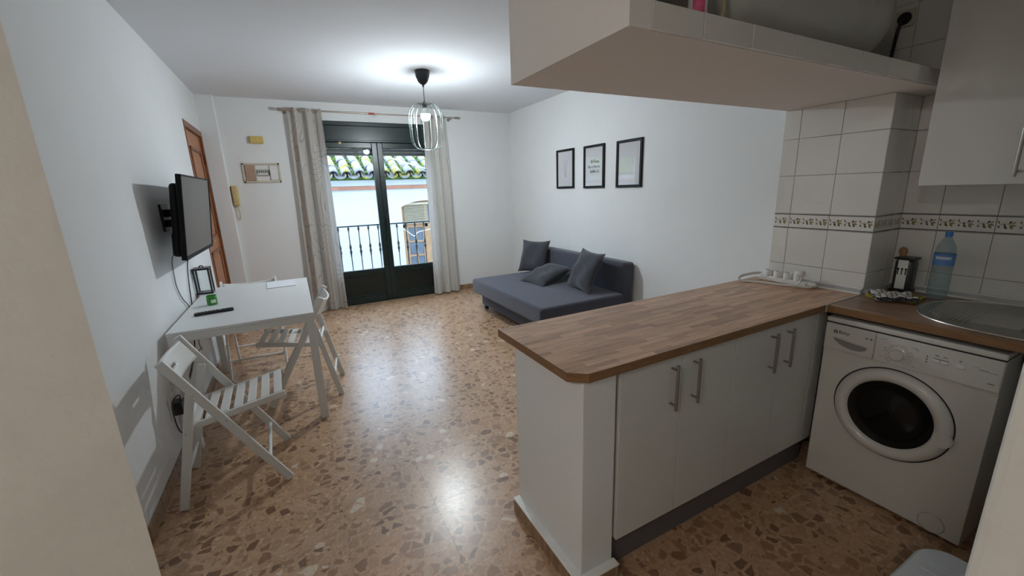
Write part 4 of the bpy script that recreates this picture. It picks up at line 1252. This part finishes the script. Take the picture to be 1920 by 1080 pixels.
for A, B in zip(rings, rings[1:]):
    for k in range(nn): m.face([A[k], A[(k + 1) % nn], B[(k + 1) % nn], B[k]])
m.face(rings[-1])
m.build('basin', 'steel', SK, angle=1.2)
MB().tube([(scx + sup(2 * PI * k / nn, sa, sb, .85)[0], scy + sup(2 * PI * k / nn, sa, sb, .85)[1], ZT + .0035) for k in range(nn)], .0042, 8, closed=True).build('rim', 'bright_steel', SK)
for k in range(9):
    y = .56 + k * .016
    half = .17 - .10 * max(0, (k - 3) / 6)
    MB().tube([(2.55 - half, y, ZT + .0025), (2.55 + half, y, ZT + .0025)], .003, 6).build('drainer_rib', 'steel', SK)
m = MB().lathe([(0, 0), (.026, 0), (.024, .012), (.016, .02), (.014, .05), (0, .05)], 20, Matrix.Translation((2.80, .30, ZT + .002)))
m.tube(smooth_path([(2.80, .30, ZT + .05), (2.80, .30, ZT + .20), (2.77, .30, ZT + .26), (2.70, .30, ZT + .27), (2.66, .30, ZT + .23)], 6), .011, 10)
m.build('tap', 'steel', SK)

# base cabinets with doors and bar handles
def bar_handle(parent, axis, x, y, z0, z1, out):
    m = MB()
    if axis == 'y':
        m.cyl((x, y - out, z0), (x, y - out, z1), .0062, n=12)
        for z in (z0 + .020, z1 - .020): m.cyl((x, y, z), (x, y - out, z), .0045, n=10)
    else:
        m.cyl((x - out, y, z0), (x - out, y, z1), .0062, n=12)
        for z in (z0 + .020, z1 - .020): m.cyl((x, y, z), (x - out, y, z), .0045, n=10)
    return m.build('handle', 'handle_metal', parent, 'brushed metal bar handle')
DYF = 1.009
def base_cabinet(label, x0, x1, doors):
    c = thing('base_cabinet', label, 'cabinet', ((x0 + x1) / 2, 1.2, .15), group='white base cabinets under the peninsula worktop')
    m = MB().box(x0 + .001, x0 + .017, DYF + .022, 1.405, .155, ZTB - .001).box(x1 - .017, x1 - .001, DYF + .022, 1.405, .155, ZTB - .001)
    m.box(x0 + .017, x1 - .017, DYF + .022, 1.405, .155, .171).box(x0 + .017, x1 - .017, 1.39, 1.405, .171, ZTB - .001).box(x0 + .017, x1 - .017, DYF + .022, 1.10, ZTB - .018, ZTB - .001)
    m.build('carcass', 'cabinet_carcass', c)
    for a, b, hx in doors:
        d = MB().box(a, b, DYF, DYF + .019, .155, .868, bev=.0018).build('door', 'cabinet_white', c)
        if hx: bar_handle(d, 'y', hx, DYF, .655, .842, .030)
    return c
base_cabinet('white two-door base cabinet next to the half wall', .936, 1.5865, ((.9445, 1.2612, 1.202), (1.2642, 1.5852, 1.325)))
base_cabinet('white two-door base cabinet next to the washing machine', 1.5875, 2.218, ((1.5892, 1.9135, 1.838), (1.9165, 2.2155, 1.962)))
FP = MB().box(2.2185, 2.305, DYF, DYF + .018, .155, ZTB - .002, bev=.0015).build('filler_panel', 'cabinet_white')
tag(FP, 'narrow white filler panel between the cabinet and washing machine', 'panel')
PLN = MB().box(.930, 2.30, 1.046, 1.062, .001, .152, bev=.001).build('plinth', 'plinth_grey')
tag(PLN, 'dark grey kick board under the base cabinets', 'plinth')

# wall cabinet
WCX = 2.50
WC = thing('wall_cabinet', 'white wall cabinet hanging over the sink worktop', 'cabinet', (2.69, .46, 1.462))
m = MB().box(WCX + .020, XK - .001, .806, .824, 1.462, 2.42).box(WCX + .020, XK - .001, .09, .108, 1.462, 2.42).box(WCX + .020, XK - .001, .108, .806, 1.462, 1.480).box(WCX + .020, XK - .001, .108, .806, 2.402, 2.42).box(XK - .012, XK - .001, .108, .806, 1.48, 2.402)
m.build('carcass', 'cabinet_white', WC)
d1 = MB().box(WCX, WCX + .018, .503, .8245, 1.462, 2.42, bev=.0018).build('door', 'cabinet_white', WC)
bar_handle(d1, 'x', WCX, .540, 1.490, 1.668, .030)
d2 = MB().box(WCX, WCX + .018, .092, .500, 1.462, 2.42, bev=.0018).build('door', 'cabinet_white', WC)
bar_handle(d2, 'x', WCX, .462, 1.490, 1.668, .030)

# ------------------------------------------------------------------ washing machine
WXF, WY0, WY1, WZ0, WZ1 = 2.2267, .392, .972, .012, .861
WM = thing('washing_machine', 'white front-loading washing machine under the sink worktop', 'washing machine', (2.50, .682, 0))
P = lambda d, y, z: (WXF - d, y, z)
m = MB().box(WXF, 2.82, WY0, WY1, .020, .833, bev=.004)
m.build('cabinet', 'washer_white', WM)
MB().box(WXF - .006, 2.82, WY0 - .001, WY1 + .001, .838, WZ1, bev=.006, seg=3).build('lid', 'washer_white', WM)
MB().box(WXF + .002, 2.81, WY0 + .002, WY1 - .002, .832, .839).build('lid_gap', 'black_gap', WM)
for x in (2.27, 2.78):
    for y in (WY0 + .04, WY1 - .04): MB().cyl((x, y, 0), (x, y, .022), .018, n=12).build('foot', 'black_plastic', WM)
CPN = MB().box(WXF - .008, WXF + .002, WY0 + .001, .7725, .708, .832, bev=.003).build('control_panel', 'washer_panel', WM)
DR = MB()
DR.box(WXF - .008, WXF + .002, .7755, WY1 - .001, .708, .832, bev=.003)
DR = DR.build('detergent_drawer', 'washer_panel', WM)
# recessed grip of the drawer: a scoop
m = MB()
pts = [(.798, .752), (.935, .7655), (.925, .752), (.905, .738), (.880, .729), (.850, .725), (.825, .727), (.805, .736)]
m.prism([(y, z) for y, z in pts], Matrix(((0, 0, -1, WXF - .0075), (1, 0, 0, 0), (0, 1, 0, 0), (0, 0, 0, 1))), 0, .0012)
m.build('grip', 'print_grey', DR)
MB().ob(Matrix.Translation((WXF - .010, .865, .762)) @ Matrix.Rotation(.10, 4, 'X'), .008, .135, .006, .0025).build('grip_lip', 'washer_panel', DR)
TXM = lambda y, z, d=.0085: Matrix(((0, 0, -1, WXF - d), (-1, 0, 0, y), (0, 1, 0, z), (0, 0, 0, 1)))
text_mesh('lettering', 'Balay', .021, TXM(.916, .7905), 'print_dark', DR)
m = MB()
m.tube([(WXF - .0083, .928 + .0062 * math.cos(2 * PI * k / 20), .796 + .0062 * math.sin(2 * PI * k / 20)) for k in range(20)], .0022, 5, closed=True)
m.build('emblem', 'print_dark', DR, 'round dark emblem')
m = MB()
for yy, s in ((.808, 1), (.788, -1)):
    a = [(yy + s * .005, .7965), (yy - s * .004, .8005), (yy - s * .004, .7925)]
    m.prism(a, Matrix(((0, 0, -1, WXF - .0078), (1, 0, 0, 0), (0, 1, 0, 0), (0, 0, 0, 1))), 0, .0008)
m.box(WXF - .0086, WXF - .0078, .794, .802, .796, .7972)
m.build('arrows', 'print_dark', DR, 'two small dark arrow marks')
# knob and printed dial
ky, kz = .690, .762
MK = Matrix(((0, 0, -1, WXF - .008), (0, 1, 0, ky), (1, 0, 0, kz), (0, 0, 0, 1)))
m = MB().lathe([(.030, 0), (.030, .006), (.024, .009), (.0235, .024), (.021, .027), (0, .028)], 32, MK)
m.build('program_knob', 'washer_white', CPN)
m = MB()
for a0, a1 in ((-2.4, -.9), (-.5, .8), (1.9, 2.6)):
    m.tube([(WXF - .0083, ky + .047 * math.sin(a0 + (a1 - a0) * k / 14), kz - .006 + .047 * math.cos(a0 + (a1 - a0) * k / 14) * .98) for k in range(15)], .0007, 4)
for k in range(14):
    a = -2.6 + k * .4
    yy, zz = ky + .039 * math.sin(a), kz - .003 + .039 * math.cos(a)
    if zz < .713: continue
    m.box(WXF - .0088, WXF - .008, yy - .003, yy + .003, zz - .0008, zz + .0008)
for yy, zz, w in ((.745, .815, .020), (.735, .777, .010), (.735, .766, .012), (.748, .733, .006), (.640, .805, .016), (.632, .798, .010), (.635, .724, .010)):
    m.box(WXF - .0088, WXF - .008, yy - w / 2, yy + w / 2, zz - .0012, zz + .0012)
m.build('dial_print', 'print_grey', CPN, 'fine grey dial markings')
m = MB()
for k in range(3): m.cyl(P(.008, .600, .785 - k * .012), P(.0092, .600, .785 - k * .012), .0026, n=10)
m.build('indicator_lights', 'print_dark', CPN, 'three small dark indicator dots')
for y0, y1 in ((.560, .582), (.536, .558), (.490, .516)):
    MB().box(WXF - .0125, WXF - .006, y0, y1, .768, .782, bev=.003).build('push_button', 'white_plastic', CPN)
MB().box(WXF - .0087, WXF - .0075, .536, .582, .7825, .7845).build('button_shadow_gap', 'print_dark', CPN)
m = MB()
for yy, zz, w, h in ((.463, .790, .020, .001), (.440, .783, .026, .003), (.415, .780, .022, .0015), (.416, .738, .018, .005), (.572, .797, .012, .005), (.548, .797, .012, .004), (.505, .797, .008, .006)):
    m.box(WXF - .0088, WXF - .008, yy - w / 2, yy + w / 2, zz - h / 2, zz + h / 2)
m.build('panel_print', 'print_grey', CPN, 'small grey printed words')
MB().box(WXF - .004, WXF + .001, WY0 + .002, WY1 - .002, .698, .7075).build('panel_groove', 'cabinet_carcass', WM)
# door
dy, dz = .685, .478
MD = Matrix(((0, 0, -1, WXF), (0, 1, 0, dy), (1, 0, 0, dz), (0, 0, 0, 1)))
DO = MB().lathe([(.152, -.004), (.150, .010), (.156, .022), (.170, .030), (.186, .029), (.199, .020), (.205, .008), (.205, -.003)], 56, MD).build('door', 'washer_white', WM, 'white porthole door ring')
MB().lathe([(.2065, .0002), (.2115, .0002), (.2115, .0012), (.2065, .0012)], 56, MD).build('door_gasket', 'black_gap', WM)
MB().lathe([(.151, .012), (.140, .008), (.122, .0045), (.104, .003), (.090, .006), (.066, .014), (.034, .020), (0, .0215)], 48, MD).build('porthole_glass', 'drum_glass', DO, 'dark bulging porthole glass')
m = MB()
lt = [(.528, .494), (.498, .490), (.478, .476), (.471, .455), (.478, .434), (.498, .421), (.528, .424), (.533, .459)]
m.prism(lt, Matrix(((0, 0, -1, WXF - .004), (1, 0, 0, 0), (0, 1, 0, 0), (0, 0, 0, 1))), 0, .0255)
bmesh.ops.bevel(m.bm, geom=[e for e in m.bm.edges], offset=.004, segments=2, affect='EDGES')
m.build('door_latch', 'washer_white', DO)
m = MB().box(WXF - .0022, WXF + .001, WY0 + .065, WY1 - .060, .103, .108, bev=.001)
m.build('plinth_crease', 'washer_panel', WM)
MF = Matrix(((0, 0, -1, WXF), (0, 1, 0, .483), (1, 0, 0, .062), (0, 0, 0, 1)))
MB().lathe([(0, .003), (.040, .003), (.042, .001), (.042, -.001)], 32, MF).build('filter_cover', 'washer_white', WM)
m = MB().tube([(WXF - .001, .483 + .0425 * math.cos(2 * PI * k / 36), .062 + .0425 * math.sin(2 * PI * k / 36)) for k in range(36)], .0012, 4, closed=True)
m.build('filter_seam', 'print_grey', WM)

# ------------------------------------------------------------------ things on the worktops
EX = thing('power_strip', 'white four-socket power strip lying against the tiles', 'power strip', (2.54, 1.35, ZT))
a = Vector((2.527, 1.492, ZT)); b = Vector((2.513, 1.215, ZT)); d = (b - a).normalized(); s = Vector((d.y, -d.x, 0))
def MS(p, tilt=0):
    return Matrix(((d.x, s.x, 0, p.x), (d.y, s.y, 0, p.y), (0, 0, 1, p.z), (0, 0, 0, 1)))
L_ = (b - a).length
MB().ob(MS((a + b) / 2 + Vector((0, 0, .016))), L_, .048, .030, .008, 3).build('body', 'white_plastic', EX)
tiltm = Matrix.Rotation(.0, 4, 'X')
for k in range(4):
    p = a + d * (.045 + k * .058)
    MB().lathe([(.0245, .022), (.0245, .062), (.0225, .066), (.019, .066), (.018, .046), (0, .046)], 24, MS(p)).build('socket', 'white_plastic', EX)
p = a + d * .226
MB().lathe([(0, .046), (.027, .066), (.027, .078), (.022, .086), (0, .087)], 24, MS(p)).build('plug', 'white_plastic', EX)
MB().lathe([(0, 0), (.017, 0), (.015, .03), (.009, .045), (0, .045)], 16, Matrix.Translation(b + Vector((0, 0, .018)) + d * -.004) @ d.to_track_quat('Z', 'Y').to_matrix().to_4x4()).build('cord_grip', 'white_plastic', EX)
(MB().tube(smooth_path([(2.500, 1.185, ZT + .018), (2.475, 1.20, ZT + .008), (2.46, 1.30, ZT + .006), (2.43, 1.42, ZT + .006), (2.385, 1.50, ZT + .006), (2.372, 1.53, ZT + .012), (2.40, 1.545, ZT + .020), (2.47, 1.535, ZT + .030), (2.55, 1.515, ZT + .030)]), .0046, 8).build('cord', 'cable_white', EX, 'white cord looping out over the worktop'))
(MB().tube(smooth_path([(2.475, 1.235, ZT + .060), (2.455, 1.25, ZT + .015), (2.43, 1.34, ZT + .006), (2.40, 1.44, ZT + .006), (2.368, 1.505, ZT + .006), (2.36, 1.53, ZT + .016), (2.395, 1.535, ZT + .034), (2.48, 1.51, ZT + .045), (2.54, 1.50, ZT + .04)]), .0038, 8).build('plug_cord', 'cable_white', EX))

UT = thing('utensil_holder', 'dark metal utensil holder with keyhole slots in the corner', 'utensil holder', (2.80, .895, ZT))
ux0, ux1, uy0, uy1 = 2.760, 2.842, .868, .948
MB().box(ux0, ux1, uy0, uy1, ZT + .001, ZT + .178, bev=.026, seg=5).build('body', 'dark_steel', UT)
MB().box(ux0 - .0012, ux0 + .004, .8885, .9285, ZT + .020, ZT + .171, bev=.001).build('highlight_strip', 'white_trim', UT, 'pale upright strip standing for the metal highlight')  # bright highlight of the metal put in as a pale strip
MB().box(ux0 - .002, ux1 + .002, uy0 - .002, uy1 + .002, ZT + .172, ZT + .184, bev=.0055).build('rim', 'black_plastic', UT)
MB().box(ux0 - .001, ux1 + .001, uy0 - .001, uy1 + .001, ZT, ZT + .018, bev=.005).build('foot_band', 'black_plastic', UT)
m = MB()
for k in range(3):
    yy = .893 + k * .0155
    m.cyl((ux0 - .0022, yy, ZT + .125), (ux0 + .002, yy, ZT + .125), .0050, n=12).box(ux0 - .0022, ux0 + .002, yy - .0022, yy + .0022, ZT + .095, ZT + .125)
m.build('keyhole_slots', 'black_gap', UT, 'three dark keyhole slots')
SPN = thing('wooden_spoon', 'wooden spoon standing in the utensil holder', 'spoon', (2.78, .905, ZT + .18))
MB().cyl((2.80, .915, ZT + .170), (2.792, .925, ZT + .19), .007, n=10).build('handle', 'spoon_wood', SPN)
MB().lathe([(0, -.022), (.012, -.018), (.019, 0), (.017, .016), (.008, .025), (0, .027)], 16, Matrix.Translation((2.790, .927, ZT + .208)) @ Matrix.Diagonal((.5, 1, 1, 1))).build('bowl', 'spoon_wood', SPN)

BO = thing('water_bottle', 'clear plastic water bottle with a blue cap and label', 'bottle', (2.742, .752, ZT))
TBt = Matrix.Translation((2.742, .757, ZT + .001)) @ Matrix.Diagonal((.74, .74, .96, 1))
MB().lathe([(0, .004), (.030, .0), (.047, .004), (.051, .016), (.051, .06), (.0495, .066), (.051, .072), (.051, .10), (.0495, .106), (.051, .112), (.051, .14), (.0495, .146), (.051, .152), (.0515, .225), (.050, .245), (.042, .275), (.028, .300), (.016, .316), (.0145, .325)], 32, TBt).build('body', 'bottle_plastic', BO)
MB().lathe([(.052, .178), (.0522, .235)], 32, TBt).build('label', 'bottle_label', BO, 'blue paper label band')
MB().lathe([(.0524, .208), (.0524, .222)], 12, TBt @ Matrix.Rotation(2.6, 4, 'Z'), sweep=1.5).build('label_stripe', 'label_print', BO)
MB().lathe([(.0175, .318), (.0180, .320), (.0180, .340), (.0165, .343), (0, .343)], 24, TBt).build('cap', 'bottle_blue', BO)

# dish towel: a folded check cloth over a yellow cloth
def cloth(parent, name, mat, cx, cy, w, h, rot, z0, th, seed, layers=1, uvs=1.0):
    rnd = random.Random(seed); ph = [rnd.uniform(0, 6) for _ in range(6)]
    m = MB()
    n_ = 26
    R = Matrix.Rotation(rot, 3, 'Z')
    uvl = m.bm.loops.layers.uv.new('UVMap')
    for L in range(layers):
        start = len(m.bm.verts)
        def f(u, v):
            a, b = 2 * u - 1, 2 * v - 1
            edge = max(abs(a), abs(b)) ** 6
            z = z0 + th * (L + 1) / layers + .006 * math.sin(5 * a + ph[0] + 3 * b) * (.6) + .004 * math.sin(9 * b + ph[1] + 4 * a) - .55 * th / layers * edge * (1 if L == layers - 1 else .4)
            x = a * w / 2 * (1 + .03 * math.sin(4 * b + ph[2] + L)); y = b * h / 2 * (1 + .03 * math.sin(5 * a + ph[3] + 2 * L))
            p = R @ Vector((x, y, 0))
            return Vector((cx + p.x, cy + p.y, max(z, ZT + .003)))
        nf = len(m.bm.faces)
        m.grid(f, n_, n_)
        m.bm.verts.index_update(); m.bm.faces.ensure_lookup_table()
        for fc in list(m.bm.faces)[nf:]:
            for l in fc.loops:
                i, j = divmod(l.vert.index - start, n_ + 1)
                l[uvl].uv = (i / n_ * uvs, j / n_ * uvs)
    return m.build(name, mat, parent, recalc=False, angle=2.0, solid=.004)
TWL = thing('dish_towel', 'folded black and white checked dish towel on the worktop', 'towel', (2.575, .86, ZT))
cloth(TWL, 'folded_cloth', 'towel_check', 2.57, .862, .155, .155, .55, ZT + .004, .026, 4, layers=3)
YCL = thing('cleaning_cloth', 'yellow cleaning cloth under the checked towel', 'cloth', (2.60, .89, ZT))
cloth(YCL, 'cloth_sheet', 'towel_yellow', 2.625, .87, .19, .19, .10, ZT + .001, .006, 9)

# ------------------------------------------------------------------ niche over the soffit
HT = thing('water_heater', 'white horizontal water heater lying in the niche above the soffit', 'water heater', (1.9, 1.14, ZS2))
hy, hz, hr = 1.125, 2.175, .205
MH = Matrix(((0, 0, 1, 0), (0, 1, 0, hy), (-1, 0, 0, hz), (0, 0, 0, 1)))
MB().lathe([(0, 1.28), (.06, 1.283), (.12, 1.30), (.17, 1.335), (.198, 1.38), (hr, 1.42), (hr, 2.24), (.198, 2.29), (.17, 2.345), (.12, 2.385), (.06, 2.405), (0, 2.41)], 56, MH).build('tank', 'heater_white', HT)
for x in (1.55, 2.1):
    MB().lathe([(hr + .001, x - .003), (hr + .002, x + .003)], 56, MH).build('seam', 'heater_white', HT)
    MB().box(x - .03, x + .03, hy - .09, hy + .09, ZS2 - .004, ZS2 + .03, bev=.004).build('cradle', 'heater_white', HT)
MB().tube(smooth_path([(1.31, 1.06, 2.20), (1.24, 1.02, 2.12), (1.20, .99, 2.02), (1.16, .98, 1.98), (1.13, 1.05, 1.97)]), .011, 8).build('inlet_hose', 'hose_cream', HT)
MB().tube(smooth_path([(1.33, 1.00, 2.16), (1.29, .97, 2.07), (1.26, .96, 2.0), (1.20, 1.0, 1.97)]), .006, 8).build('pipe', 'hose_cream', HT)
BT = thing('spray_bottle', 'small white and pink bottle standing on the soffit ledge', 'bottle', (1.128, .935, ZS2))
TS = Matrix.Translation((1.128, .935, ZS2 - .003))
MB().lathe([(0, 0), (.024, 0), (.027, .006), (.027, .11), (.018, .14), (.011, .15), (.011, .165), (0, .165)], 20, TS).build('body', 'white_plastic', BT)
MB().lathe([(.0275, .022), (.0275, .065)], 10, TS @ Matrix.Rotation(3.3, 4, 'Z'), sweep=1.3).build('label', 'pink_label', BT)
WS = thing('wall_socket', 'old square wall socket inside the niche above the soffit', 'socket', (XK, 1.115, 2.275))
MB().box(XK - .012, XK, 1.075, 1.155, 2.235, 2.315, bev=.004).build('plate', 'fuse_frame', WS)
m = MB().lathe([(0, .002), (.018, .002), (.022, .008), (.027, .009), (.029, .002)], 24, Matrix(((0, 0, -1, XK - .011), (0, 1, 0, 1.115), (1, 0, 0, 2.275), (0, 0, 0, 1))))
m.build('socket_well', 'black_plastic', WS)
tag(MB().tube(smooth_path([(XK - .03, 1.115, 2.27), (XK - .05, 1.12, 2.22), (XK - .02, 1.14, 2.12), (XK - .015, 1.15, 1.975)]), .008, 8).build('heater_cord', 'black_plastic'), 'dark cord dropping from the niche socket', 'cable')

# ------------------------------------------------------------------ bin in the foreground
BN = thing('waste_bin', 'white plastic bin with ribbed lid at the bottom edge, beside the plaster edge', 'bin', (1.44, .215, 0))
bx0, bx1, by0, by1, bz = 1.24, 1.615, .095, .352, .40
m = MB()
def rr(x0, x1, y0, y1, r, z, n=8):
    out = []
    for cx, cy, a0 in ((x1 - r, y1 - r, 0), (x0 + r, y1 - r, PI / 2), (x0 + r, y0 + r, PI), (x1 - r, y0 + r, 1.5 * PI)):
        for k in range(n + 1):
            a = a0 + PI / 2 * k / n; out.append((cx + r * math.cos(a), cy + r * math.sin(a), z))
    return out
def loft(m, rings, cap0=True, cap1=True):
    V = [[m.v(p) for p in r] for r in rings]
    for A, B in zip(V, V[1:]):
        for k in range(len(A)): m.face([A[k], A[(k + 1) % len(A)], B[(k + 1) % len(A)], B[k]])
    if cap0: m.face(V[0][::-1])
    if cap1: m.face(V[-1])
loft(m, [rr(bx0 + .05, bx1 - .05, by0 + .03, by1 - .03, .05, .001), rr(bx0 + .015, bx1 - .015, by0 + .012, by1 - .012, .06, bz - .04)])
m.build('bin_body', 'bin_white', BN)
m = MB()
loft(m, [rr(bx0, bx1, by0, by1, .075, bz - .045), rr(bx0, bx1, by0, by1, .075, bz - .012), rr(bx0 + .008, bx1 - .008, by0 + .008, by1 - .008, .07, bz - .002), rr(bx0 + .03, bx1 - .03, by0 + .03, by1 - .03, .05, bz)])
m.build('bin_lid', 'bin_white', BN)
for k in range(8):
    x = bx0 + .06 + k * .034
    MB().box(x, x + .010, by0 + .035, by1 - .035, bz - .001, bz + .003, bev=.0015).build('lid_rib', 'bin_white', BN)
